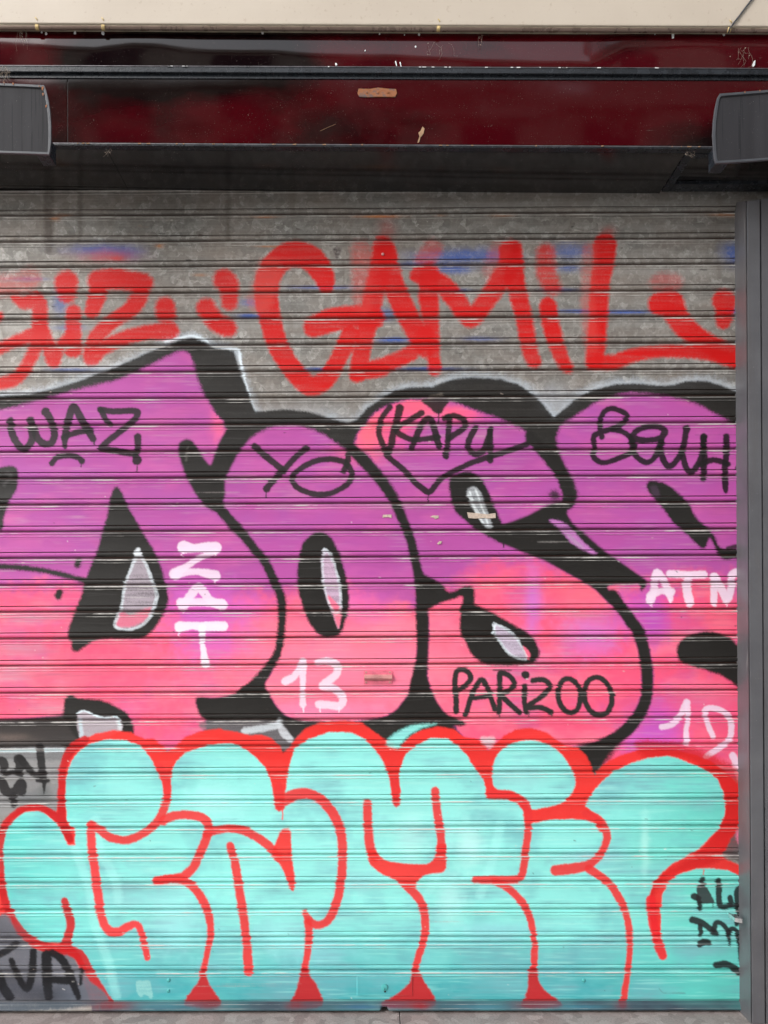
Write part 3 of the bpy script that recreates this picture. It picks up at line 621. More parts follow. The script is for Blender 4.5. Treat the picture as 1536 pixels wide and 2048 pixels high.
# mint variation: lighter and greyer passes, deeper teal low down
isM = np.clip((RGB[..., 1] - RGB[..., 0]) / .1, 0, 1) * np.clip((RGB[..., 2] - .45) / .1, 0, 1) * (YY > 1440)
def mt(mask, c, op):
    A = (mask * isM * op)[..., None]; RGB[:] = RGB * (1 - A) + s2l(c).astype(np.float32) * A
mt(np.clip((YY - 1840) / 130, 0, 1) * np.clip(.55 + .9 * CLOUD2, 0, 1), (58, 160, 168), .9)
mt(np.clip((230 - XX) / 200, 0, 1), (84, 200, 192), .7)
mt(np.clip((XX - 1180) / 200, 0, 1), (96, 204, 190), .75)
mt(blob(720, 1650, 420, 170), (156, 232, 224), .6)
mt(np.clip(CLOUD2 * 2.6 - 1.35, 0, 1), (126, 188, 194), .7)
mt(np.clip(CLOUD * 3 - 1.55, 0, 1), (108, 170, 180), .6)
mt(np.clip((.4 - STREAK) * 5, 0, 1), (170, 236, 226), .4)
mt(np.clip((STREAK - .5) * 3, 0, 1) * np.clip(CLOUD2 * 2 - .7, 0, 1), (112, 158, 168), .75)
for cx, cy, rx, ry, c, op in ((245, 1775, 70, 12, (110, 150, 160), .7), (250, 1800, 60, 20, (134, 190, 196), .6), (225, 1890, 50, 14, (120, 176, 186), .5), (720, 1765, 40, 20, (140, 186, 196), .5), (1330, 1605, 70, 6, (130, 176, 182), .6),
                              (1180, 1715, 60, 12, (150, 196, 206), .5), (250, 1580, 40, 30, (146, 222, 216), .6), (1300, 1700, 60, 30, (120, 214, 200), .4), (1400, 1900, 60, 10, (120, 180, 186), .6), (1000, 1860, 90, 14, (140, 196, 206), .5),
                              (640, 1900, 80, 20, (136, 204, 212), .5), (1040, 1555, 60, 30, (170, 230, 230), .4), (940, 1690, 26, 40, (206, 250, 244), .5), (820, 1680, 30, 60, (198, 250, 242), .4), (430, 1600, 60, 30, (178, 240, 236), .5),
                              (900, 1800, 26, 50, (198, 250, 244), .45), (1290, 1690, 8, 60, (190, 246, 236), .5), (560, 1870, 60, 40, (170, 240, 238), .4), (350, 1840, 50, 60, (170, 226, 230), .4)):
    mt(blob(cx, cy, rx, ry, 1.2), c, op)
for pts in ([(190, 1640), (200, 1700), (230, 1760), (236, 1800)], [(150, 1700), (180, 1780), (190, 1850), (215, 1920), (232, 1990)], [(900, 1660), (880, 1720), (860, 1780)], [(1000, 1650), (985, 1720), (960, 1790)]):
    S(pts, 9, (176, 244, 236), 5, .3)
RO = dict(color=(222, 50, 50), soft=2.0, op=.96, wob=2)
def ro(pts, r=9.5, **k): q = dict(RO); q.update(k); S(pts, r, **q)
DR = dict(color=(190, 16, 22))
ro([(140, 1678, 6), (130, 1652, 8), (111, 1633, 8), (81, 1616, 7), (49, 1617, 7), (20, 1638, 8), (6, 1660, 8), (0, 1694, 7), (2, 1743, 7), (8, 1792, 8), (22, 1834, 9), (44, 1866, 9), (75, 1888, 9), (107, 1898, 9), (128, 1896, 12), (136, 1874, 9), (141, 1847, 9), (134, 1818, 8), (129, 1802, 7)], **DR)
ro([(126, 1900, 12), (156, 1910, 12), (176, 1942, 11), (192, 1971, 12), (214, 2006, 13)], **DR)
ro([(140, 1680, 6), (126, 1650, 8), (123, 1613, 8), (124, 1564, 8), (126, 1535, 8), (142, 1500, 9), (170, 1480, 9)], **DR)
ro(z(0, 1200, [(985, 1030), (1015, 1090), (1028, 1180), (1008, 1280), (960, 1370), (880, 1435), (780, 1475), (680, 1460), (610, 1410), (560, 1380)]), 8.5)
ro([(182, 1650, 8), (182, 1680, 9), (188, 1730, 9), (194, 1776, 9), (201, 1825, 9), (211, 1854, 9), (226, 1865, 10), (242, 1862, 9), (260, 1851, 8), (276, 1851, 7), (285, 1876, 7), (295, 1916, 6)], color=(228, 52, 54))
ro(z(0, 1548, [(1000, 290), (1040, 265), (1130, 250), (1230, 265), (1280, 310), (1270, 390), (1230, 480), (1190, 570), (1130, 625), (1080, 640), (970, 655)]), 9)
ro([(312, 1762, 8), (345, 1758, 9), (370, 1762, 9), (390, 1778, 9), (408, 1805, 9), (418, 1834, 8), (421, 1867, 7), (416, 1900, 6), (409, 1932, 6), (405, 1950, 7)], 9)
G([(403, 1940), (411, 1942), (418, 1965), (430, 1985), (440, 2010), (372, 2010), (380, 1985), (395, 1965)], (186, 22, 28), 2.4, .96)
ro([(412, 1668, 8), (430, 1662, 8), (456, 1657, 8), (486, 1661, 9), (515, 1675, 9), (540, 1694, 9), (556, 1716, 8)])
G([(548, 1694), (555, 1676), (561, 1662), (569, 1657), (581, 1662), (583, 1704), (590, 1760), (588, 1780), (581, 1778), (564, 1737), (546, 1708)], LRED, 2, .97)
ro([(460, 1692, 8), (470, 1727, 8.5), (478, 1776, 9), (486, 1828, 9), (493, 1880, 8.5), (497, 1942, 10)])
ro([(552, 1580, 7), (558, 1612, 9), (566, 1606, 9), (580, 1594, 12), (606, 1587, 11), (634, 1594, 10), (660, 1618, 10), (678, 1652, 10), (685, 1694, 9), (684, 1743, 9), (677, 1789, 9), (664, 1828, 9), (650, 1846, 8), (632, 1850, 8), (618, 1840, 8), (610, 1826, 6)])
drip(565, 1620, 1638, 1.2, (238, 74, 70))
ro([(616, 1845, 8), (618, 1874, 8), (615, 1906, 7), (609, 1939, 7)]); G([(603, 1936), (616, 1938), (622, 1955), (634, 1971), (644, 2010), (583, 2010), (590, 1985), (597, 1965)], (186, 22, 28), 2.4, .96)
ro([(735, 1608, 9), (736, 1655, 9), (740, 1694, 10), (750, 1716, 8)])
G([(736, 1700), (752, 1702), (765, 1716), (790, 1725), (850, 1728), (865, 1721), (872, 1708), (874, 1690), (892, 1690), (893, 1722), (888, 1743), (860, 1748), (846, 1753), (836, 1763), (830, 1776), (808, 1776), (790, 1760), (760, 1746), (738, 1726)], LRED, 2, .97)
ro([(870, 1582, 8), (873, 1613, 8.5), (880, 1659, 8.5), (884, 1700, 9)])
ro([(790, 1560, 9), (793, 1606, 7)]); ro([(558, 1570, 6), (562, 1610, 6)]); ro([(333, 1560, 7), (334, 1600, 7)])
ro([(814, 1772, 9), (834, 1793, 9), (847, 1818, 8.5), (851, 1851, 8), (847, 1882, 7.5), (837, 1913, 7), (830, 1940, 8)]); G([(824, 1938), (838, 1940), (850, 1965), (868, 2010), (764, 2010), (790, 1990), (818, 1965)], (186, 22, 28), 2.4, .96)
def q(pts): return z(880, 1560, pts, 4.552)
ro(q([(460, 130, 8), (560, 130, 8), (680, 150, 8), (760, 200, 8), (800, 280, 8), (805, 400, 7.5), (800, 500, 7.5), (780, 650, 7.5), (765, 780, 8), (740, 870, 8), (690, 905, 8), (500, 908, 8), (320, 908, 7)]), 8)
ro(q([(500, 925, 7), (600, 970, 8), (680, 1040, 8), (760, 1130, 8), (810, 1230, 7.5), (840, 1330, 7), (860, 1450, 5.5), (862, 1560, 7), (855, 1700, 7)]), 8)
G(q([(810, 1720), (890, 1720), (900, 1820), (960, 1920), (1080, 2010), (1080, 2060), (750, 2060), (780, 1960), (800, 1860)]), (186, 22, 28), 2.4, .96)
ro([(1172, 1628, 8), (1196, 1638, 8), (1210, 1655, 8), (1214, 1675, 8), (1209, 1694, 8), (1197, 1714, 8), (1178, 1729, 9), (1155, 1736, 11), (1112, 1741, 11)])
ro([(1178, 1738, 9), (1205, 1756, 8), (1226, 1776, 8), (1243, 1805, 8), (1254, 1834, 7), (1259, 1867, 7), (1259, 1906, 6), (1254, 1955, 6), (1245, 2006, 8)])
ro([(1302, 1800, 10), (1306, 1840, 10), (1318, 1890, 10), (1326, 1912, 8)], color=(224, 34, 40))
S([(1408, 1740, 1.3), (1406, 1752, 1)], color=(226, 44, 44), soft=1, op=.9)
G([(1455, 1690), (1470, 1668), (1484, 1650), (1540, 1640), (1540, 1745), (1484, 1726), (1462, 1716), (1446, 1713)], (92, 84, 86), 3, .95, patch=.2)
G([(1472, 1668), (1480, 1656), (1500, 1650), (1500, 1690), (1480, 1690)], (226, 120, 150), 4, .9)
# lower-right black tags
c5 = dict(color=(34, 34, 36), soft=1.5, wob=1.2)
def u(pts, r=6): S(z(1280, 1650, pts, 5.145), r, op=.96, **c5)
u([(640, 560, 6), (645, 600, 6)]); G(z(1280, 1650, [(590, 620), (650, 605), (690, 640), (730, 720), (775, 800), (740, 808), (590, 806), (585, 700)], 5.145), (50, 50, 52), 1.5, .95); u([(615, 800, 5), (615, 860, 5)]); u([(560, 735, 7), (600, 760, 6)])
u([(750, 800, .9), (754, 850, .8)]); u([(808, 570, 6), (812, 640, 6), (810, 740, 6), (830, 835, 6), (900, 840, 6), (935, 800, 6), (930, 750, 6)]); u([(1060, 640, 8), (1010, 680, 7), (1005, 780, 7), (1010, 900, 5), (1000, 1000, 6), (990, 1030, 3)]); u([(940, 830, 4), (1010, 830, 4), (1080, 830, 5)])
u([(540, 975, 7), (620, 1000, 7), (700, 1050, 6), (770, 1110, 6), (800, 1130, 4)]); u([(620, 1040, 5), (625, 1130, 5)]); u([(760, 1080, 6), (790, 1005, 5), (860, 1030, 5), (905, 1110, 5), (920, 1200, 3), (926, 1245, 1)])
u([(900, 1110, 5), (940, 1070, 5), (990, 1090, 5), (1012, 1180, 4), (1018, 1300, 2), (1018, 1400, .8)]); u([(610, 1230, 6), (660, 1200, 7), (705, 1210, 6)]); u([(785, 1440, 7), (870, 1430, 7), (950, 1460, 6), (1010, 1510, 8)], 7)
# lower-left dark corner and tag
G([(-240, 1850), (-40, 1845), (10, 1828), (34, 1866), (66, 1896), (104, 1908), (140, 1912), (158, 1934), (178, 1960), (190, 2010), (-240, 2010)], (104, 106, 116), 3, .96, patch=.15)
B(30, 1960, 50, 30, (30, 30, 36), .6, .3); B(100, 1990, 40, 20, (30, 32, 40), .6, .3); B(-60, 1950, 60, 40, (30, 30, 36), .5, .3)
B(-10, 1860, 60, 22, (80, 78, 84), .6); B(140, 1990, 40, 20, (100, 110, 124), .6, .3); B(60, 1975, 90, 14, (84, 88, 100), .4, .5)
c6 = dict(color=(14, 15, 20), soft=2.2, wob=1.6)
def v(pts, r=8): S(z(0, 1548, pts), r, op=.98, **c6)
v([(-10, 1110), (50, 1080), (95, 1045)], 7); v([(0, 1240, 8), (20, 1310, 10), (60, 1370, 9)], 9); v([(70, 1145, 6), (110, 1240, 7), (165, 1320, 7), (195, 1230, 8), (205, 1090, 7)], 7)
v([(285, 1110, 10), (288, 1240, 11), (300, 1370, 8)], 10); v([(320, 1100, 8), (380, 1140, 8), (430, 1240, 9), (480, 1370, 6)], 9); v([(300, 1260, 8), (420, 1270, 8)], 8); v([(500, 1200, 4), (495, 1290, 3)], 4); B(60, 1988, 110, 16, (40, 42, 50), .5, .5); B(20, 1880, 40, 20, (52, 52, 60), .5, .5)
for y in (1110, 1117): S([(x, y - 3) for x in (75, 80)], 1, (40, 42, 52), 1, .1)
# sticker ghosts on the lowest slat
G([(272, 1966), (286, 1962), (300, 1962), (304, 1980), (304, 1998), (290, 1990), (278, 1994)], (150, 206, 200), 1.5, .8, patch=.5, wob=5)
S([(1318, 1977), (1326, 1986), (1370, 1986)], .9, (90, 140, 140), .8, .8, sm=False)
for k_ in range(160):    # nicks, drips and dirt specks all over
    x = rnd.uniform(-200, 1480); y = rnd.uniform(780, 2000)
    S([(x, y, rnd.uniform(.4, 1.1)), (x + rnd.uniform(-1, 5), y + rnd.uniform(-1, 2), .4)], color=rnd.choice(((30, 26, 26), (225, 220, 215), (70, 60, 58), (210, 190, 180))), soft=.7, op=.75, sm=False, wob=.5)
for k_ in range(26):     # long horizontal rub marks along slat lips
    j = rnd.randrange(2, len(JOINT) - 1); x = rnd.uniform(-100, 1400); L = rnd.uniform(30, 170); y = JOINT[j] + rnd.choice((4.5, 7, 11, 26, 30)) - .005 * (x - 650)
    S([(x, y, .3), (x + L * .5, y - .3, rnd.uniform(.5, 1.3)), (x + L, y - .6, .3)], color=rnd.choice(((60, 56, 54), (206, 200, 196), (170, 160, 158))), soft=1, op=.6, patch=.8, wob=.6)

# ------------------------------------------------------------------ painted sheet-metal grids
def sample(xp, yp):
    """bilinear lookup of the paint at surface position (xp, yp)"""
    x = np.clip(xp - X0, 0, CW - 2.01); y = np.clip(yp - Y0, 0, CH - 2.01)
    ix = x.astype(int); iy = y.astype(int); fx = (x - ix)[..., None]; fy = (y - iy)[..., None]
    C = np.concatenate([RGB, COV[..., None]], -1) if not hasattr(sample, 'C') else sample.C
    sample.C = C
    return (C[iy, ix] * (1 - fx) + C[iy, ix + 1] * fx) * (1 - fy) + (C[iy + 1, ix] * (1 - fx) + C[iy + 1, ix + 1] * fx) * fy

def grid_object(name, XP, YP, DEP, smear, dirt, mat, parent, sx=1.0):
    h_, w_ = XP.shape
    x, zz = P(XP, YP, 0.0)
    co = np.stack([x, -DEP, zz], -1).reshape(-1, 3).astype(np.float32)
    col = sample(XP + smear, YP)
    cov = col[..., 3]; rgb = np.where(cov[..., None] > .01, col[..., :3] / np.maximum(cov[..., None], .02), .3)
    me = bpy.data.meshes.new(name)
    n = h_ * w_; me.vertices.add(n); me.vertices.foreach_set('co', co.ravel())
    idx = np.arange(n).reshape(h_, w_)
    q = np.stack([idx[:-1, :-1], idx[1:, :-1], idx[1:, 1:], idx[:-1, 1:]], -1).reshape(-1, 4)
    me.loops.add(q.size); me.polygons.add(len(q))
    me.loops.foreach_set('vertex_index', q.ravel().astype(np.int32))
    me.polygons.foreach_set('loop_start', (np.arange(len(q)) * 4).astype(np.int32))
    me.polygons.foreach_set('use_smooth', np.ones(len(q), bool))
    a = me.attributes.new('paint', 'FLOAT_COLOR', 'POINT')
    a.data.foreach_set('color', np.concatenate([rgb, np.ones_like(rgb[..., :1])], -1).reshape(-1).astype(np.float32))
    a = me.attributes.new('coverage', 'FLOAT', 'POINT'); a.data.foreach_set('value', cov.ravel().astype(np.float32))
    a = me.attributes.new('dirt', 'FLOAT', 'POINT'); a.data.foreach_set('value', np.broadcast_to(dirt, XP.shape).ravel().astype(np.float32))
    me.update(calc_edges=True); me.materials.append(mat)
    o = bpy.data.objects.new(name, me); COL.objects.link(o)
    if parent: o.parent = parent; o.matrix_parent_inverse = Matrix.Translation(-parent.location)
    return o

# paint over zinc
m = Mat('sprayed_zinc')
at = m.n('ShaderNodeAttribute', attribute_name='paint'); ac = m.n('ShaderNodeAttribute', attribute_name='coverage'); ad = m.n('ShaderNodeAttribute', attribute_name='dirt')
co = m.coord((1, 1, 1)); warp = m.n('ShaderNodeTexNoise', i_Scale=60.0, i_Detail=3.0); m.l(co, warp.inputs['Vector'])
wv = m.n('ShaderNodeVectorMath', operation='MULTIPLY_ADD'); m.l(warp.outputs['Color'], wv.inputs[0]); wv.inputs[1].default_value = (.018, .018, .018); m.l(co, wv.inputs[2])
vo = m.n('ShaderNodeTexVoronoi', i_Scale=46.0); m.l(wv.outputs[0], vo.inputs['Vector'])
sp = m.n('ShaderNodeSeparateColor'); m.l(vo.outputs['Color'], sp.inputs[0])
vo2 = m.n('ShaderNodeTexVoronoi', i_Scale=120.0); m.l(wv.outputs[0], vo2.inputs['Vector'])
sp2 = m.n('ShaderNodeSeparateColor'); m.l(vo2.outputs['Color'], sp2.inputs[0])
spang = m.math('ADD', m.math('MULTIPLY', sp.outputs[0], .65), m.math('MULTIPLY', sp2.outputs[1], .35))
zinc = m.ramp(spang, [(0, (.165, .158, .148)), (.45, (.225, .218, .204)), (.7, (.29, .283, .265)), (1, (.46, .45, .43))])
big = m.noise(5, 4, .6, stretch=(1, 1, 2.0)); zinc = m.mix(m.ramp(big, [(.35, .0), (.7, .55)]), zinc, (.27, .215, .18))
st = m.noise(9, 5, .6, stretch=(.6, 1, 14)); zinc = m.mix(m.ramp(st, [(.5, .0), (.75, .35)]), zinc, (.44, .42, .395))
slatn = m.noise(1.0, 1, .5, stretch=(.25, 1, 21)); zinc = m.mix(m.ramp(slatn, [(.3, .35), (.5, 0)]), zinc, (.16, .15, .135)); zinc = m.mix(m.ramp(slatn, [(.52, 0), (.7, .4)]), zinc, (.40, .39, .37))
runs = m.noise(16, 4, .6, stretch=(1, 1, .10)); zinc = m.mix(m.ramp(runs, [(.56, 0), (.72, .45)]), zinc, (.15, .125, .105))
rustn = m.noise(9, 6, .7, stretch=(.6, 1, 2)); zinc = m.mix(m.ramp(rustn, [(.66, 0), (.76, .5)]), zinc, (.30, .15, .07))
grit = m.noise(420, 3, .7)
pv = m.ramp(m.noise(3, 5, .6, stretch=(1, 1, 3)), [(.3, .93), (.7, 1.05)])
paint = m.mix(1.0, at.outputs['Color'], pv, 'MULTIPLY')
paint = m.mix(m.ramp(grit, [(.54, 0), (.8, .1)]), paint, (.12, .10, .10))
fade = m.noise(7, 5, .6, stretch=(.35, 1, 9)); paint = m.mix(m.ramp(fade, [(.6, 0), (.9, .12)]), paint, (.5, .48, .48))
c = m.mix(ac.outputs['Fac'], zinc, paint)
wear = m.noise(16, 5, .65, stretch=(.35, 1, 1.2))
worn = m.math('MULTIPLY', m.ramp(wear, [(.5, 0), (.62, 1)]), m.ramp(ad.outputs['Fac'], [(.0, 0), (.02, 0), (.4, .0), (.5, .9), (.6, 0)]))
lip_glint = m.math('MULTIPLY', m.ramp(m.noise(9, 4, .6, stretch=(.3, 1, 3)), [(.35, .0), (.65, .3)]), m.ramp(ad.outputs['Fac'], [(0, 0), (.4, 0), (.5, 1), (.6, 0)]))  # bright highlight along the slat lips, painted into the colour
c = m.mix(lip_glint, c, (.62, .60, .58))
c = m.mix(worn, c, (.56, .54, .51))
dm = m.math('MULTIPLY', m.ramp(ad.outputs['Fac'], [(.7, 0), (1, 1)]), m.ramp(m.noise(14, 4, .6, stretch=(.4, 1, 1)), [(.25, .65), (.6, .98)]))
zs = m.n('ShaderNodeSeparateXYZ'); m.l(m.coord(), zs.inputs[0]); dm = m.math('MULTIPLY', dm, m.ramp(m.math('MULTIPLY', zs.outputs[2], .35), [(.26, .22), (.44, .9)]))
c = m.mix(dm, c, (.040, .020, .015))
m.set(Base_Color=c, Roughness=m.ramp(m.math('ADD', m.math('MULTIPLY', ac.outputs['Fac'], .12), m.noise(30, 3)), [(.3, .36), (.8, .56)]))
m.set(Metallic=m.math('MULTIPLY', m.math('SUBTRACT', 1.0, ac.outputs['Fac']), .25))
m.bump(m.math('ADD', m.math('MULTIPLY', m.noise(28, 4, stretch=(.35, 1, 1)), 1.0), m.math('MULTIPLY', grit, .12)), .0012, .5)
m.b.inputs['Specular IOR Level'].default_value = .28
SHUT = m.m

shutter = empty('roller_shutter', (0, 0, 0))
tag(shutter, 'rolled down zinc slat shutter covered in purple, pink and mint graffiti', 'roller shutter')
# slat profile: (offset in px from the joint, mm towards the street, class)
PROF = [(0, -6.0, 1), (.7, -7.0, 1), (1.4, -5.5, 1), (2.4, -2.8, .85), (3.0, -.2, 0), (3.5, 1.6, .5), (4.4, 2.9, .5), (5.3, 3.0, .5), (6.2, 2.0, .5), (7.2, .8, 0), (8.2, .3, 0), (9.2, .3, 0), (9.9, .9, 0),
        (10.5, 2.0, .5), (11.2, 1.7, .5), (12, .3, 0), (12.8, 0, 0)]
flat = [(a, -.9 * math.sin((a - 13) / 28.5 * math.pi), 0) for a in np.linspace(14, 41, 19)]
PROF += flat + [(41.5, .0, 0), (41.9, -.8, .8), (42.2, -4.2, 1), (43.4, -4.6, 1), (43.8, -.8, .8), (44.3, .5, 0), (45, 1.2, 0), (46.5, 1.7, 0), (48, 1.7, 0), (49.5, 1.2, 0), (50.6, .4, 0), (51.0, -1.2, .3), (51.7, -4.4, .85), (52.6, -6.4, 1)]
def slope(y): return np.interp(y, [370, 1500, 2001], [-.0052, -.0042, -.0015])
cols = np.concatenate([np.linspace(-225, -6, 70), np.arange(-4, 1492, 1.45), np.linspace(1494, 1600, 30)])
rows = []; deps = []; dirt = []; slat = []
for i in range(len(JOINT) - 1):
    p0, p1 = JOINT[i], JOINT[i + 1]; pitch = p1 - p0
    if pitch < 20:        # the narrow extra joint low on the curtain
        pr = [(0, -7, 1), (1, -7, 1), (1.8, -1, .3), (3, 1.2, .5), (5, 1.5, 0), (7, 1.3, 0), (8.6, -.5, .2), (9.4, -3, .8)]
    elif p1 > 2000:       # lowest plate
        pr = [a for a in PROF if a[0] < 14] + [(a, -.2 * math.sin(a / 9), 0) for a in np.linspace(14, 58, 30)] + [(59.2, -2, .4), (59.6, -6, .9)]
    else:
        k = (pitch - 53.4)
        pr = [(a if a < 13 else a + k * min(1, (a - 13) / 28), d, c) for a, d, c in PROF]
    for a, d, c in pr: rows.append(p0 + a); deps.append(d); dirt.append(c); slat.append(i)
rows.append(2001.); deps.append(-7); dirt.append(.9); slat.append(len(JOINT) - 1)
rows = np.array(rows); deps = np.array(deps); dirt = np.array(dirt)[:, None]; slat = np.array(slat)
XP = np.broadcast_to(cols[None], (len(rows), len(cols))).copy()
wavy = vnoise(len(JOINT) + 1, len(cols), 1.0, 260, 2, 21)[slat] - .5
YP = rows[:, None] + slope(rows)[:, None] * (XP - 650) + wavy * 1.4
dent = vnoise(len(JOINT) + 1, len(cols), 1.0, 170, 3, 22)[slat] - .5
dent2 = vnoise(len(rows), len(cols), 14, 60, 2, 24) - .5
DEP = (deps[:, None] + dent * 2.2 + dent2 * .5) * .001
lip = np.isin(np.round(dirt[:, 0], 2), (.5, .7, .95, .6, 1.0, .8))[:, None]
nearlip = (np.minimum.reduce([np.abs(rows[:, None] - JOINT[None])]).min(1) < 12.5)[:, None]
jit = vnoise(len(rows), len(cols), 1.6, 30, 3, 25) - .5
smear = np.where(nearlip, jit * 8, (vnoise(len(rows), len(cols), 3, 12, 2, 26) - .5) * 1.5)
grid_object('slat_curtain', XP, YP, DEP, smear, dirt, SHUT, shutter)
# bottom rail: an angle that stands a little proud
rr = np.array([1999.5, 2000.2, 2001.5, 2005.0, 2005.8, 2007, 2009, 2012, 2014, 2016, 2018, 2019.2, 2019.6, 2019.8])
rd = np.array([-20, -6, -5, -4.5, 1, 3.5, 5, 6, 8, 10, 10.5, 9, 2, -20.])
rdirt = np.array([1, 1, 1, .95, .8, .75, .2, .1, .1, .75, .7, .8, 1, 1])[:, None]
XR = np.broadcast_to(cols[None], (len(rr), len(cols))).copy()
YR = rr[:, None] - .0015 * (XR - 650)
notch = (np.exp(-((XR - 769) / 7.0) ** 4)) * (rr[:, None] > 2013)
YR = YR - notch * 5.0 * ((rr[:, None] - 2013) / 7); RD = (rd[:, None] - notch * 14 + (vnoise(len(rr), len(cols), 3, 80, 2, 30) - .5) * 1.5) * .001
del sample.C
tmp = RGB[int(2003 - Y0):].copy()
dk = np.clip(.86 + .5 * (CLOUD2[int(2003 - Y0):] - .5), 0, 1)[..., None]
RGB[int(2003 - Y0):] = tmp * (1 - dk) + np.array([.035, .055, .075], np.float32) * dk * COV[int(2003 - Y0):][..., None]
for cx, cy, rx, ry, cc, op in ((230, 2010, 40, 8, (120, 16, 24), .7), (420, 2010, 26, 8, (110, 20, 28), .6), (590, 2010, 20, 8, (120, 20, 28), .6), (780, 2012, 20, 6, (110, 40, 60), .7), (840, 2010, 22, 7, (140, 16, 24), .8), (1050, 2010, 30, 8, (110, 24, 34), .5), (1240, 2010, 14, 8, (110, 24, 34), .5), (330, 2012, 60, 5, (40, 100, 120), .6), (720, 2012, 40, 4, (50, 90, 130), .6), (960, 2012, 60, 4, (60, 110, 130), .6), (1160, 2012, 50, 4, (60, 120, 140), .6)):
    B(cx, cy, rx, ry, cc, op, .4)
grid_object('bottom_rail', XR, YR, RD, np.zeros_like(XR), rdirt, SHUT, shutter)

# plain painted metals for small parts
def simple(name, col, rough=.5, metal=0.0, var=.25, scale=30, bump=.0003, spec=.5):
    m = Mat(name); a = tuple(x * (1 - var) for x in col); b = tuple(min(1, x * (1 + var)) for x in col)
    n = m.noise(scale, 5, .6); c = m.mix(m.ramp(n, [(.3, 0), (.7, 1)]), a, b)
    sp_ = m.noise(scale * 14, 2, .6); c = m.mix(m.ramp(sp_, [(.66, 0), (.74, .5)]), c, tuple(min(1, x * 1.6 + .03) for x in col))
    m.set(Base_Color=c, Roughness=m.ramp(n, [(.2, max(rough - .1, .02)), (.8, min(rough + .12, 1))]), Metallic=metal)
    m.b.inputs['Specular IOR Level'].default_value = spec
    m.bump(m.noise(scale * 4, 4), bump); return m.m
M_PINKM = simple('pink_painted_steel', (.70, .15, .22), .38)
M_TAUPE = simple('worn_pink_steel', (.50, .22, .21), .4)
M_MINTM = simple('mint_painted_steel', (.07, .38, .37), .4)
M_HOLE = simple('dark_hole', (.01, .01, .01), .8)
M_TAPE = simple('masking_tape', (.50, .40, .33), .9, scale=140)
M_RED = simple('red_painted_steel', (.45, .06, .05), .45)

# flush pull with raised lip
hp = bpy.data.objects.new('pull_handle', None); COL.objects.link(hp); hp.parent = shutter
def quadW(x0, x1, y0, y1): return [(x0, y0), (x1, y0), (x1, y1), (x0, y1)]
bm = bmesh.new(); slab(bm, quadW(727.5, 785, 1341.5, 1368.5), -.0022, .0008); o = link('backplate', bm, M_PINKM, None, bevel=.0006); o.parent = hp
bm = bmesh.new()
for ya, yb, da, db in ((1349, 1352.5, .003, .012), (1352.5, 1357, .012, .014), (1357, 1361, .014, .004)):
    hexa(bm, [W(728.5, ya, -da), W(784.5, ya, -da), W(784.5, yb, -db), W(728.5, yb, -db), W(728.5, ya, -.001), W(784.5, ya, -.001), W(784.5, yb, -.001), W(728.5, yb, -.001)])
o = link('grip_lip', bm, M_TAUPE, None, bevel=.0004); o.parent = hp
for x, y in ((732.5, 1344.5), (779.5, 1344.5), (732.5, 1364.5), (779.5, 1364.5)):
    bm = bmesh.new(); disc(bm, W(x, y, -.0022), .0036, .0016, 12); o = link('screw', bm, M_TAUPE, None); o.parent = hp
# lock cylinder in its cover
lk = bpy.data.objects.new('lock', None); COL.objects.link(lk); lk.parent = shutter
bm = bmesh.new(); q4 = [(713, 1953), (826, 1953.5), (826, 1990.5), (713, 1990.5)]
slab(bm, q4, -.0022, -.0004); o = link('cover_plate', bm, SHUT, None, bevel=.0004)
# the cover carries the same paint as the slat below it
def paint_mesh(o, px0, px1, py0, py1, nx=90, ny=34, yd=-.0022):
    xs = np.linspace(px0, px1, nx); ys = np.linspace(py0, py1, ny)
    return xs, ys
COL.objects.unlink(o)
xs = np.linspace(713, 826, 90); ys = np.concatenate([[1953, 1953.0], np.linspace(1953.2, 1990.3, 32), [1990.5, 1990.5]])
Xg, Yg = np.meshgrid(xs, ys); Dg = np.full(Xg.shape, .0026); Dg[0] = Dg[-1] = .0; Dg[:, 0] = .0; Dg[:, -1] = .0
Yg[:, :] -= .001 * (Xg - 770)
dd = np.zeros(len(ys))[:, None] * np.ones_like(Xg); dd[:2] = .85; dd[-3:] = .85; dd[:, :1] = .9; dd[:, -1:] = .9
o = grid_object('cover_plate', Xg, Yg, Dg, np.zeros_like(Xg), dd, SHUT, None); o.parent = lk
bm = bmesh.new(); c0 = W(769.5, 1975, -.0022); disc(bm, c0, .0125, .003, 28, .5); o = link('rosette', bm, M_MINTM, None, smooth=False); o.parent = lk
bm = bmesh.new(); disc(bm, W(769.5, 1974, -.0052), .0095, .002, 26, .4); o = link('cylinder', bm, M_MINTM, None); o.parent = lk
bm = bmesh.new(); box(bm, c0.x - .0007, c0.x + .0007, -.0078, -.006, c0.z - .006, c0.z + .001); disc(bm, W(770, 1983, -.003), .0032, .0022, 12); o = link('keyhole', bm, M_HOLE, None); o.parent = lk
for x, y, mt_ in ((337, 1960.5, M_MINTM), (336.5, 1981.5, M_MINTM), (765.5, 508.5, M_TAUPE), (1167, 1961, M_MINTM)):
    bm = bmesh.new(); disc(bm, W(x, y, -.0006), .0062 if y > 600 else .005, .0028, 18, .6); link('bolt_head', bm, mt_, shutter, smooth=True)
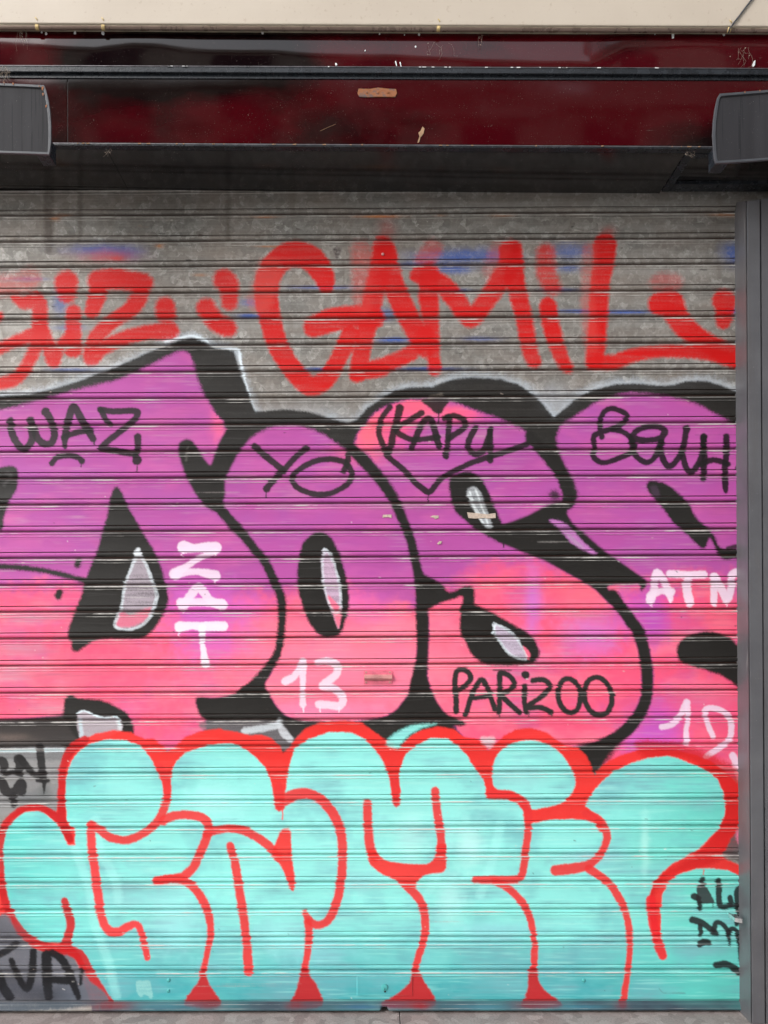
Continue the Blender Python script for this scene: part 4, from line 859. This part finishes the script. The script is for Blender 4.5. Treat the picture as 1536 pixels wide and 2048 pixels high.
for pts in ([(934, 1024.5), (950, 1026), (971, 1028), (972, 1036), (950, 1037), (937, 1036)], [(971, 1029), (991, 1026), (991.5, 1036), (973, 1037)], [(766, 1029.5), (783, 1029), (783, 1036), (777, 1034), (765, 1035)],
            [(860, 1034), (866, 1031), (877, 1031), (877, 1036), (870, 1038), (868, 1035)], [(874, 1087), (879, 1082), (884, 1083), (882, 1087), (876, 1089)]):
    bm = bmesh.new(); prism(bm, pts, -.0018, -.0004); link('tape_scrap', bm, M_TAPE, shutter)

# ------------------------------------------------------------------ shopfront header
def glossy(name, base, dark, bumpd, rough=.06, dust=.5, wavescale=2.0):
    m = Mat(name)
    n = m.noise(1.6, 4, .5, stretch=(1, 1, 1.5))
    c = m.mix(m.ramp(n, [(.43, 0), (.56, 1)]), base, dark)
    d1 = m.noise(260, 2, .6); d2 = m.noise(22, 5, .7)
    c = m.mix(m.math('MULTIPLY', m.ramp(d1, [(.66, 0), (.76, 1)]), m.ramp(d2, [(.42, 0), (.75, dust)])), c, (.42, .36, .32))
    film = m.noise(6, 6, .65, stretch=(1, 1, 1)); c = m.mix(m.ramp(film, [(.5, 0), (.9, .05 * dust)]), c, (.30, .27, .24))
    scr = m.noise(40, 3, .6, stretch=(.15, 1, 3)); c = m.mix(m.ramp(scr, [(.72, 0), (.76, .12)]), c, (.3, .28, .26))
    m.set(Base_Color=c, Roughness=m.ramp(film, [(.3, rough), (.8, rough + .06)]))
    h = m.math('ADD', m.math('MULTIPLY', m.noise(wavescale, 1, .4, stretch=(1, 1, 2.4)), 1.0), m.math('MULTIPLY', m.noise(60, 3), .002))
    m.b.inputs['Specular IOR Level'].default_value = .28
    m.bump(h, bumpd); return m.m
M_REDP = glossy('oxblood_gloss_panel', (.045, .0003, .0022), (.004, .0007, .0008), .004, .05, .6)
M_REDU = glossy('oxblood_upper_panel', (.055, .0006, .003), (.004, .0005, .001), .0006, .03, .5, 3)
M_REDU.node_tree.nodes['Principled BSDF'].inputs['Specular IOR Level'].default_value = .42
M_BLK = glossy('black_gloss_panel', (.012, .012, .013), (.02, .018, .017), .002, .10, .9)
M_BLK.node_tree.nodes['Principled BSDF'].inputs['Specular IOR Level'].default_value = .8
M_TRIM = simple('black_trim', (.016, .019, .024), .25, var=.3)
M_EDGE = simple('worn_metal_edge', (.16, .15, .16), .35, .6)
fas = empty('shop_fascia', (0, -.23, 3.0))
tag(fas, 'dark red glossy shopfront fascia with black trim above the shutter', 'fascia')
YF = -.23
def band(y0, y1, e0, e1, xa=-260, xb=1800): # y at x=0 and x=1536
    f0 = lambda x: y0 + (y1 - y0) * x / 1536; f1 = lambda x: e0 + (e1 - e0) * x / 1536
    return [(xa, f0(xa)), (xb, f0(xb)), (xb, f1(xb)), (xa, f1(xa))]
def upper_sheet():
    xs = np.linspace(-260, 1800, 260); ys = np.linspace(0, 1, 40)
    tr = np.interp(xs, [-260, 0, 100, 190, 260, 320, 420, 560, 770, 960, 1100, 1180, 1250, 1800], [96, 84, 90, 98, 86, 88, 101, 105, 113, 121, 128, 130, 90, 88])
    Xg = np.broadcast_to(xs[None], (40, 260)); top = 58 + 6 * xs / 1536; bot = 130.2 + 6 * xs / 1536
    Yg = top[None] + (bot - top)[None] * ys[:, None]
    wob = np.sin(xs / 47.) * 1.5 + np.sin(xs / 19. + 1) * .6
    dlt = -np.radians(-.8 + 1.5 * np.clip((tr[None] + wob[None] - Yg) / 12, -2.2, 1.6))     # outward tilt of the sheet
    step = (bot - top)[None] / 39 * .00159
    dep = np.cumsum(dlt * step, 0); dep -= dep.mean(0)[None]
    x, zz = P(Xg, Yg, YF + .004)
    co = np.stack([x, YF + .004 + dep, zz], -1).reshape(-1, 3)
    idx = np.arange(40 * 260).reshape(40, 260); f = np.stack([idx[:-1, :-1], idx[1:, :-1], idx[1:, 1:], idx[:-1, 1:]], -1).reshape(-1, 4)
    me = bpy.data.meshes.new('upper_panel'); me.from_pydata(co.tolist(), [], f.tolist())
    for p in me.polygons: p.use_smooth = True
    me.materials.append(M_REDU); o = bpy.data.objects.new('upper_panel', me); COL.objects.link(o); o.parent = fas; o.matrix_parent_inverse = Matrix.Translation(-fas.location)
    sm = o.modifiers.new('thickness', 'SOLIDIFY'); sm.thickness = .004; sm.offset = -1
upper_sheet()
bm = bmesh.new(); slab(bm, band(131.4, 137.4, 143, 149), YF - .012, YF + .02); link('trim_strip', bm, M_TRIM, fas, bevel=.0015)
bm = bmesh.new(); slab(bm, band(143.3, 149.3, 155.5, 160.5), YF - .003, YF + .02); link('trim_strip', bm, M_TRIM, fas, bevel=.001)
bm = bmesh.new(); slab(bm, band(130.0, 136.0, 131.2, 137.2), YF - .0135, YF + .02); link('trim_edge', bm, M_EDGE, fas)
def xcut(b_, xa, xb):
    (a0, b0), (a1, b1), (a2, b2), (a3, b3) = b_
    f = lambda x: b0 + (b1 - b0) * (x - a0) / (a1 - a0); g = lambda x: b3 + (b2 - b3) * (x - a3) / (a2 - a3)
    return [(xa, f(xa)), (xb, f(xb)), (xb, g(xb)), (xa, g(xa))]
rb = band(154.8, 160.2, 284, 292.5)
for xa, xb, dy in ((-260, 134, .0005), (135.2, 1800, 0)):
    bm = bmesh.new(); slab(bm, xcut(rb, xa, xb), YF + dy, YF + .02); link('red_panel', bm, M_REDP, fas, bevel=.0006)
bm = bmesh.new(); slab(bm, band(284.6, 293.2, 286.2, 294.8), YF - .002, YF + .02); link('lower_edge', bm, M_EDGE, fas)
bm = bmesh.new(); slab(bm, band(286.8, 295.4, 289.6, 298.2), YF - .001, YF + .02); link('lower_edge', bm, M_TRIM, fas)
# soffit boards, real slope from front edge to shutter
def soffit(xa, xb, name, mat, ya=YF + .021, yb=.03, dz=0.0, par=fas, th=.02):
    fr = lambda x: 290 + 8.5 * x / 1536
    zf = lambda x: W(x, fr(x), YF).z + dz
    a = W(xa, fr(xa), YF); b = W(xb, fr(xb), YF)
    bm = bmesh.new()
    hexa(bm, [Vector((a.x, ya, a.z + th + dz)), Vector((b.x, ya, b.z + th + dz)), Vector((b.x, ya, b.z + dz)), Vector((a.x, ya, a.z + dz)),
              Vector((a.x, yb, a.z + th + dz)), Vector((b.x, yb, b.z + th + dz)), Vector((b.x, yb, b.z + dz)), Vector((a.x, yb, a.z + dz))])
    return link(name, bm, mat, par)
soffit(-260, 209, 'soffit_board', M_BLK, dz=.0005); soffit(209.8, 1376, 'soffit_board', M_BLK); soffit(1378, 1800, 'soffit_board', M_BLK, dz=.012)
# hatch frame at right
ht = bpy.data.objects.new('hatch_frame', None); COL.objects.link(ht); ht.parent = fas; ht.matrix_parent_inverse = Matrix.Translation(-fas.location)
xl = W(1377, 297.5, YF).x; zl = W(1377, 297.5, YF).z
for x0, x1, y0, y1 in ((xl + .001, xl + .028, YF + .0215, -.012), (xl + .0285, xl + .55, YF + .0215, YF + .045), (xl + .0285, xl + .55, -.055, -.012)):
    bm = bmesh.new(); box(bm, x0, x1, y0, y1, zl - .002, zl + .010); o = link('frame_bar', bm, M_TRIM, None, bevel=.001); o.parent = ht
# exposed rusty plate with three screws
M_RUST = Mat('rusty_plate'); n = M_RUST.noise(45, 5, .65)
M_RUST.set(Base_Color=M_RUST.ramp(n, [(.3, (.20, .065, .022)), (.48, (.30, .11, .04)), (.58, (.16, .09, .07)), (.7, (.10, .09, .10))]), Roughness=.8); M_RUST.bump(M_RUST.noise(120, 4), .0006); M_RUST = M_RUST.m
rp = bpy.data.objects.new('fixing_plate', None); COL.objects.link(rp); rp.parent = fas; rp.matrix_parent_inverse = Matrix.Translation(-fas.location)
bm = bmesh.new(); prism(bm, [(717, 177), (740, 177.5), (756, 175), (775, 177), (792, 178), (794, 186), (790, 193.5), (760, 193.2), (735, 194), (719, 193), (715, 186)], YF - .003, YF + .001); o = link('plate', bm, M_RUST, None, bevel=.0005); o.parent = rp
for x in (734, 756, 776):
    bm = bmesh.new(); disc(bm, W(x, 185, YF - .003), .0035, .002, 12); o = link('screw', bm, M_RUST, None); o.parent = rp
# chips and droppings of white paint along the fascia
M_CHIP = simple('white_paint_flecks', (.82, .82, .84), .7)
fl = [(83, 64, 2), (92, 67, 3), (150, 65, 3), (205, 66, 4), (525, 65, 3), (730, 101, 1.5), (672, 128, 2.5), (700, 62, 1.5), (838, 68, 2.5), (831, 93, 1.8), (1174, 65, 2), (1448, 68, 3), (759, 67, 1.5), (901, 64, 1.2), (944, 64, 1.2), (999, 64, 1.2), (809, 69, 1.2), (1310, 68, 1.3)]
def fleck(pts, yf, yb, mat=M_CHIP, name='paint_fleck'):
    bm = bmesh.new(); prism(bm, pts, yf, yb); link(name, bm, mat, fas)
for x, y, r_ in fl:
    n = rnd.choice((7, 8, 9)); fleck([(x + r_ * rnd.uniform(.5, 1.1) * math.cos(a), y + r_ * rnd.uniform(.7, 1.3) * math.sin(a)) for a in [2 * math.pi * k / n for k in range(n)]], YF + .002, YF + .0052)
fleck([(1343.5, 65), (1348.5, 65), (1348, 76), (1344, 77)], YF + .002, YF + .005)
fleck([(1508, 122), (1511, 120), (1510, 130), (1507, 133), (1505, 130)], YF + .002, YF + .005)
for x, y in ((790, 126), (799, 128)): fleck([(x, y - 4), (x + 2, y - 4), (x + 4, y + 5), (x + 2.5, y + 5)], YF + .002, YF + .005)
for k_ in range(22):
    x = rnd.choice((rnd.uniform(330, 370), rnd.uniform(820, 1135), rnd.uniform(820, 1135), rnd.uniform(200, 1400))); y = 130.6 + 6 * x / 1536
    L = rnd.uniform(1, 9); fleck([(x, y - .8), (x + L, y - .7), (x + L, y + .5), (x, y + .6)], YF - .0150, YF - .0134)
M_DIRT = simple('dried_mud', (.36, .22, .13), .95, scale=60, bump=.001)
fleck([(845, 253), (849, 257), (847, 266), (844, 271), (841, 274), (838, 284), (835, 285), (839, 272), (837, 265), (841, 262)], YF - .002, YF + .001, M_DIRT, 'dried_mud')
for k_ in range(26):
    x = rnd.uniform(140, 1400); y = 285.5 + 8.5 * x / 1536; L = rnd.uniform(1, 8)
    fleck([(x, y - .8), (x + L, y - rnd.uniform(.6, 1.6)), (x + L, y + .6), (x, y + .5)], YF - .0035, YF - .0018, M_DIRT, 'dried_mud')
bm = bmesh.new(); tube(bm, [W(x, y, YF - .0006) for x, y in [(640, 262), (655, 255), (672, 248)]], .0004, 5); link('scratch', bm, M_DIRT, fas)

# cream board above, with its seam
M_CREAM = Mat('cream_enamel'); n = M_CREAM.noise(4, 4)
cc = M_CREAM.mix(M_CREAM.ramp(n, [(.3, 0), (.7, 1)]), (.50, .43, .35), (.545, .475, .39)); d_ = M_CREAM.noise(70, 4, .6)
cc = M_CREAM.mix(M_CREAM.ramp(d_, [(.61, 0), (.76, .6)]), cc, (.35, .26, .18))
M_CREAM.set(Base_Color=cc, Roughness=.4); M_CREAM.bump(M_CREAM.noise(3, 2), .002); M_CREAM = M_CREAM.m
sb = empty('sign_board', (0, -.25, 3.5)); tag(sb, 'plain cream enamelled board over the red fascia', 'sign board')
bm = bmesh.new()
q = band(-420, -410, 46, 52.5); slab(bm, q, YF - .024, YF + .03); link('board', bm, M_CREAM, sb, bevel=.003)
M_BRN = simple('brown_metal_tube', (.22, .16, .13), .3, .4, var=.15)
M_BEIGE = simple('beige_lip', (.42, .36, .27), .45)
bm = bmesh.new(); slab(bm, band(47, 53.5, 50.5, 57), YF - .019, YF + .02); link('bottom_lip', bm, M_BEIGE, sb, bevel=.001)
cp = empty('conduit', tuple(W(768, 57, YF - .012))); tag(cp, 'thin brown tube running along the lower edge of the cream board', 'conduit')
bm = bmesh.new(); tube(bm, [W(x, 55.0 + 6.0 * x / 1536 + rnd.uniform(-.3, .3), YF - .012) for x in range(-200, 1760, 60)], .0070, 14); link('tube', bm, M_BRN, cp, smooth=True)
M_BRASS = simple('brass_clip', (.55, .42, .20), .45, .5)
for x in (76, 208, 877, 1457):
    c_ = W(x, 55 + 6 * x / 1536, YF - .012); bm = bmesh.new()
    pts = [c_ + Vector((.001 * math.sin(a), -.0085 * math.cos(a), .0085 * math.sin(a))) for a in [math.pi * k / 8 * 1.0 - math.pi / 2 for k in range(9)]]
    for dx in (-.0035, .0, .0035): tube(bm, [p + Vector((dx, 0, 0)) for p in pts], .0019, 7)
    tube(bm, [c_ + Vector((.001, -.006, .008)), c_ + Vector((.003, -.014, .016)), c_ + Vector((-.003, -.013, .022))], .0016, 6)
    link('clip', bm, M_BRASS, cp, smooth=True)
M_WIRE = simple('dark_cable', (.035, .035, .04), .5)
bm = bmesh.new(); tube(bm, [W(1457, 66, YF - .022), W(1459, 58, YF - .026), W(1466, 48, YF - .028), W(1480, 30, YF - .028), W(1492, 14, YF - .028), W(1505, -3, YF - .028), W(1530, -40, YF - .028)], .0026, 8)
o = link('cable', bm, M_WIRE, None, smooth=True); tag(o, 'dark cable slanting up over the cream board at right', 'cable')

# cobwebs
M_WEB = simple('cobweb_silk', (.30, .24, .19), .9)
def web(px, py, n, sp, label, yd=YF - .004, dn=1.0):
    bm = bmesh.new()
    for k_ in range(n):
        x = px + rnd.uniform(-sp, sp); y = py + rnd.uniform(-4, 4); pts = []
        for s_ in range(6):
            pts.append(W(x, y, yd - rnd.uniform(0, .004))); x += rnd.uniform(-sp, sp) * .35; y += rnd.uniform(-2, 12) * dn
        tube(bm, pts, .0002, 4)
    for k_ in range(int(n * .8)):
        x = px + rnd.uniform(-sp, sp); y = py + rnd.uniform(-3, 20 * dn); disc(bm, W(x, y, yd), rnd.uniform(.0006, .0018), .0008, 6)
    o = link('cobweb', bm, M_WEB); tag(o, label, 'cobweb')
web(8, 136, 22, 12, 'dusty brown cobweb above the left grey floodlight', YF - .02, .8)
web(43, 62, 7, 9, 'thin cobweb on the tube left of the first brass clip')
web(876, 88, 5, 22, 'cobweb strands hanging below the middle brass clip')
web(1480, 98, 6, 22, 'cobweb over the dark red panel near the right edge')
web(962, 70, 3, 7, 'small cobweb on the fascia right of the middle clip')
web(1380, 306, 6, 12, 'cobweb at the corner of the soffit hatch', YF - .006, .3)
web(215, 300, 5, 8, 'cobweb at the seam of the soffit left side', YF - .006, .4)

# ------------------------------------------------------------------ the two floodlights
M_LGT = Mat('grey_powder_coat'); n = M_LGT.noise(3, 3, .5, stretch=(9, 1, .6))
cc = M_LGT.mix(M_LGT.ramp(n, [(.35, 0), (.7, 1)]), (.022, .021, .024), (.032, .031, .035)); s_ = M_LGT.noise(14, 2, .5, stretch=(9, 1, .25)); cc = M_LGT.mix(M_LGT.ramp(s_, [(.62, 0), (.68, .7)]), cc, (.010, .010, .012))
f_ = M_LGT.noise(300, 2); cc = M_LGT.mix(M_LGT.ramp(f_, [(.72, 0), (.76, .6)]), cc, (.35, .3, .28))
M_LGT.b.inputs['Specular IOR Level'].default_value = .25; M_LGT.set(Base_Color=cc, Roughness=.7); M_LGT = M_LGT.m
M_RIM = simple('grey_rim', (.060, .063, .072), .35, var=.12)
def floodlight(name, outline, inner, yd, label, rustpts):
    xs_ = [p[0] for p in outline]; ys_ = [p[1] for p in outline]
    L = empty(name, tuple(W(sum(xs_) / len(xs_), sum(ys_) / len(ys_), yd))); tag(L, label, 'floodlight', 'grey floodlights at the ends of the fascia')
    bm = bmesh.new(); prism(bm, outline, yd + .004, yd + .05, .72); link('housing', bm, M_LGT, L, bevel=.003)
    # rim: ring between outline and inner outline
    bm = bmesh.new(); a = [W(x, y, yd) for x, y in outline]; b = [W(x, y, yd) for x, y in inner]; n = len(a)
    rings = []
    for P_, yy in ((a, yd + .006), (a, yd), (b, yd), (b, yd + .006)): rings.append([bm.verts.new((p.x, yy, p.z)) for p in P_])
    for k_ in range(4):
        A, B_ = rings[k_], rings[(k_ + 1) % 4]
        for i in range(n): bm.faces.new((A[i], A[(i + 1) % n], B_[(i + 1) % n], B_[i]))
    link('rim', bm, M_RIM, L, bevel=.0008)
    bm = bmesh.new(); c_ = W(sum(xs_) / len(xs_), sum(ys_) / len(ys_), yd)
    box(bm, c_.x - .02, c_.x + .02, yd + .0505, YF - .002, c_.z - .03, c_.z + .03); link('bracket', bm, M_TRIM, L, bevel=.002)
    for x, y, r_ in rustpts:
        n = 8; bm = bmesh.new()
        prism(bm, [(x + r_ * rnd.uniform(.6, 1.2) * math.cos(a), y + r_ * rnd.uniform(1.0, 2.0) * math.sin(a)) for a in [2 * math.pi * k / n for k in range(n)]], yd - .0012, yd + .0005)
        link('rust_spot', bm, M_RUST, L)
    return L
oL = [(-90, 162), (0, 166), (50, 168), (88, 170), (92, 180), (97, 201), (100.5, 225), (102, 250), (102, 280), (100, 300), (98, 309), (50, 307), (0, 305.5), (-90, 302)]
iL = [(-84, 167), (0, 171), (50, 173), (84, 175), (88, 184), (92, 204), (95, 227), (96.5, 252), (96.5, 280), (95.5, 300), (95, 304), (50, 302.5), (0, 301), (-84, 297)]
floodlight('floodlight', oL, iL, -.40, 'left grey floodlight, rusty at its upper corner', [(85, 176, 2.5), (86, 188, 2), (92, 212, 2.2), (26, 167, 1.6), (8, 166, 1.8), (78, 172, 1)])
oR = [(1440, 187), (1480, 184), (1536, 179.5), (1640, 171), (1640, 312), (1536, 319.5), (1480, 324), (1432, 326.5), (1429, 318), (1427, 300), (1425.5, 270), (1426.5, 245), (1430, 218), (1435, 195)]
iR = [(1442, 192), (1480, 189), (1536, 184.5), (1634, 177), (1634, 307), (1536, 315), (1480, 319), (1435.5, 321.5), (1434, 315), (1432.5, 300), (1431, 270), (1432, 246), (1435, 220), (1439, 198)]
floodlight('floodlight', oR, iR, -.40, 'right grey floodlight with a dusty web on top', [(1490, 184, 1.2), (1520, 181, 1)])

# ------------------------------------------------------------------ metal door frame at right
M_DOOR = Mat('anthracite_coated_steel'); n = M_DOOR.noise(8, 4); cc = M_DOOR.mix(M_DOOR.ramp(n, [(.3, 0), (.7, 1)]), (.085, .084, .092), (.115, .114, .122)); g_ = M_DOOR.noise(5, 6, .65, stretch=(6, 6, .8)); cc = M_DOOR.mix(M_DOOR.ramp(g_, [(.5, 0), (.75, .4)]), cc, (.075, .062, .058))
sc_ = M_DOOR.noise(30, 4, .6, stretch=(1, 1, .12)); cc = M_DOOR.mix(M_DOOR.ramp(sc_, [(.68, 0), (.72, .3)]), cc, (.3, .29, .28))
dd_ = M_DOOR.noise(240, 2); cc = M_DOOR.mix(M_DOOR.ramp(dd_, [(.7, 0), (.76, .5)]), cc, (.35, .33, .32)); M_DOOR.set(Base_Color=cc, Roughness=.38); M_DOOR = M_DOOR.m
df = empty('metal_door_frame', tuple(W(1500, 2015, -.06))); tag(df, 'anthracite metal door frame standing right of the shutter', 'door frame')
def post(x0, x1, yf, yb, name, t0=.0, mat=M_DOOR):
    # x at the top (y=400) -> at the floor, about 11 px further right
    top = lambda x: 405 - (x - 1473) * .14
    bm = bmesh.new(); a = W(x0, top(x0), yf); b = W(x1, top(x1), yf); c_ = W(x1 + 10.5, 2046, yf); d = W(x0 + 10.5, 2046, yf)
    c_.z = d.z = 0.001
    hexa(bm, [a, b, c_, d] + [Vector((p.x, yb, p.z)) for p in (a, b, c_, d)]); link(name, bm, mat, df, bevel=.0012)
bm = bmesh.new(); a, b = W(1473, 405, -.001), W(1491.5, 402, -.082); c_, d = W(1502.0, 2046, -.082), W(1484, 2024, -.001); c_.z = d.z = .001
hexa(bm, [a, b, c_, d] + [Vector((p.x + .004, .02, p.z)) for p in (a, b, c_, d)]); link('splayed_jamb', bm, M_DOOR, df)
post(1494.2, 1519.5, -.084, .02, 'inner_jamb'); post(1522.2, 1900, -.080, .02, 'leaf')
post(1490, 1495.5, -.068, .015, 'joint_strip', mat=M_HOLE); post(1518, 1524, -.068, .015, 'joint_strip', mat=M_HOLE)
M_STEEL = simple('bright_steel', (.85, .85, .86), .18, .9)
bm = bmesh.new(); slab(bm, [(1469.5, 1835.5), (1485, 1838), (1485, 1847), (1469.5, 1844)], -.075, -.03); o = link('latch_bolt', bm, M_STEEL, df, bevel=.001)
M_WALL = simple('grey_render', (.30, .29, .28), .85, scale=12, bump=.002)
bm = bmesh.new(); xr = W(1900, 1000, 0).x; box(bm, xr + .35, xr + 6, -.05, .4, 0, 5.2); o = link('wall', bm, M_WALL); tag(o, 'grey rendered wall to the right of the shopfront', 'wall')
xl_ = W(-215, 1000, 0).x
bm = bmesh.new(); box(bm, xl_ - 6, xl_ - .06, -.05, .4, 0, 5.2); o = link('wall', bm, M_WALL); tag(o, 'grey rendered wall to the left of the shopfront', 'wall')
bm = bmesh.new(); box(bm, xl_ - .055, xl_ + .03, -.06, .03, 0.001, 2.86); o = link('guide_rail', bm, M_DOOR, shutter, bevel=.002)
bm = bmesh.new(); box(bm, xl_ - .05, xr + .34, .05, .4, 0, 5.2); o = link('back_wall', bm, M_WALL); tag(o, 'grey rendered wall behind the shutter and fascia', 'wall')

# ------------------------------------------------------------------ ground
m = Mat('stone_threshold'); vo = m.n('ShaderNodeTexVoronoi', i_Scale=26.0); wp = m.noise(18, 3)
wn = m.n('ShaderNodeTexNoise', i_Scale=14.0, i_Detail=4.0); co = m.coord((1, 1, 1)); m.l(co, wn.inputs['Vector'])
wv = m.n('ShaderNodeVectorMath', operation='MULTIPLY_ADD'); m.l(wn.outputs['Color'], wv.inputs[0]); wv.inputs[1].default_value = (.1, .1, .1); m.l(co, wv.inputs[2]); m.l(wv.outputs[0], vo.inputs['Vector'])
s3 = m.n('ShaderNodeSeparateColor'); m.l(vo.outputs['Color'], s3.inputs[0])
c = m.ramp(s3.outputs[0], [(0, (.22, .18, .17)), (.5, (.29, .24, .225)), (1, (.36, .31, .29))]); c = m.mix(m.ramp(m.noise(160, 4, .7), [(.45, 0), (.75, .6)]), c, (.10, .085, .08))
m.set(Base_Color=c, Roughness=.7); m.bump(m.noise(90, 4), .0015); M_STONE = m.m
bm = bmesh.new()
jx = [-4.0, W(800, 2030, -.05).x, 4.0]
for a, b in zip(jx, jx[1:]): box(bm, a + .0012, b - .0012, -.42, .3, -.06, -.0005)
o = link('threshold', bm, M_STONE, bevel=.0015); tag(o, kind='structure')
m = Mat('asphalt'); c = m.ramp(m.noise(60, 5, .7), [(.3, (.20, .19, .18)), (.7, (.27, .26, .25))]); m.set(Base_Color=c, Roughness=.9); m.bump(m.noise(200, 3), .003); M_ASP = m.m
m = Mat('paving'); br = m.n('ShaderNodeTexBrick', i_Scale=1.6); m.l(m.coord(), br.inputs['Vector']); br.inputs['Color1'].default_value = (.46, .44, .41, 1); br.inputs['Color2'].default_value = (.40, .385, .36, 1); br.inputs['Mortar'].default_value = (.12, .12, .11, 1)
br.inputs['Mortar Size'].default_value = .008; m.set(Base_Color=br.outputs[0], Roughness=.85); M_PAVE = m.m
bm = bmesh.new(); box(bm, -40, 40, -3.6, -.4205, -.2, -.006); o = link('pavement', bm, M_PAVE); tag(o, kind='structure')
bm = bmesh.new(); box(bm, -400, 400, -400, 400, -.5, -.21); o = link('ground', bm, M_ASP); tag(o, kind='structure')
bm = bmesh.new(); box(bm, -40, 40, -12, -3.6, -.209, -.14); o = link('road', bm, M_ASP); tag(o, kind='structure')

# opposite building, seen only in the gloss of the panels
M_STO = simple('pale_limestone', (.42, .38, .32), .85, scale=4, bump=.004); M_GL = simple('dark_window_glass', (.02, .022, .025), .08)
ob = empty('offscreen_building', (0, -13.5, 0)); tag(ob, 'pale stone apartment building across the street', 'building')
BH = 13.4
bm = bmesh.new(); box(bm, -10, 10, -20, -13.6, -.2, BH); link('facade', bm, M_STO, ob)
bm = bmesh.new(); box(bm, -10.2, 10.2, -13.59, -13.2, BH - .5, BH + .05); link('cornice', bm, M_STO, ob)
for i in range(-3, 4):
    for zf in (.8, 4.2, 7.4, 10.6):
        bm = bmesh.new(); box(bm, i * 2.6 - .6, i * 2.6 + .6, -13.595, -13.56, zf, zf + 2.0); wdw = link('window', bm, M_GL, ob)

M_BRK = simple('dark_brick', (.10, .065, .05), .9, scale=6, bump=.004)
o2 = empty('offscreen_building', (9, -13.5, 0)); tag(o2, 'added unseen dark brick block that darkens the right end of the fascia gloss', 'building')  # dark block added out of view to darken the upper panel's reflection at right
bm = bmesh.new(); box(bm, 10.25, 13.5, -20, -13.4, -.2, 23); box(bm, 6.9, 10.2, -20, -13.9, BH + .1, 23); link('facade', bm, M_BRK, o2)
for zf in (14.6, 17.4, 20.2):
    for xx in (7.8, 9.3, 11.2):
        bm = bmesh.new(); yy = -13.895 if xx < 10 else -13.395; box(bm, xx - .5, xx + .5, yy, yy + .03, zf, zf + 1.8); link('window', bm, M_GL, o2)
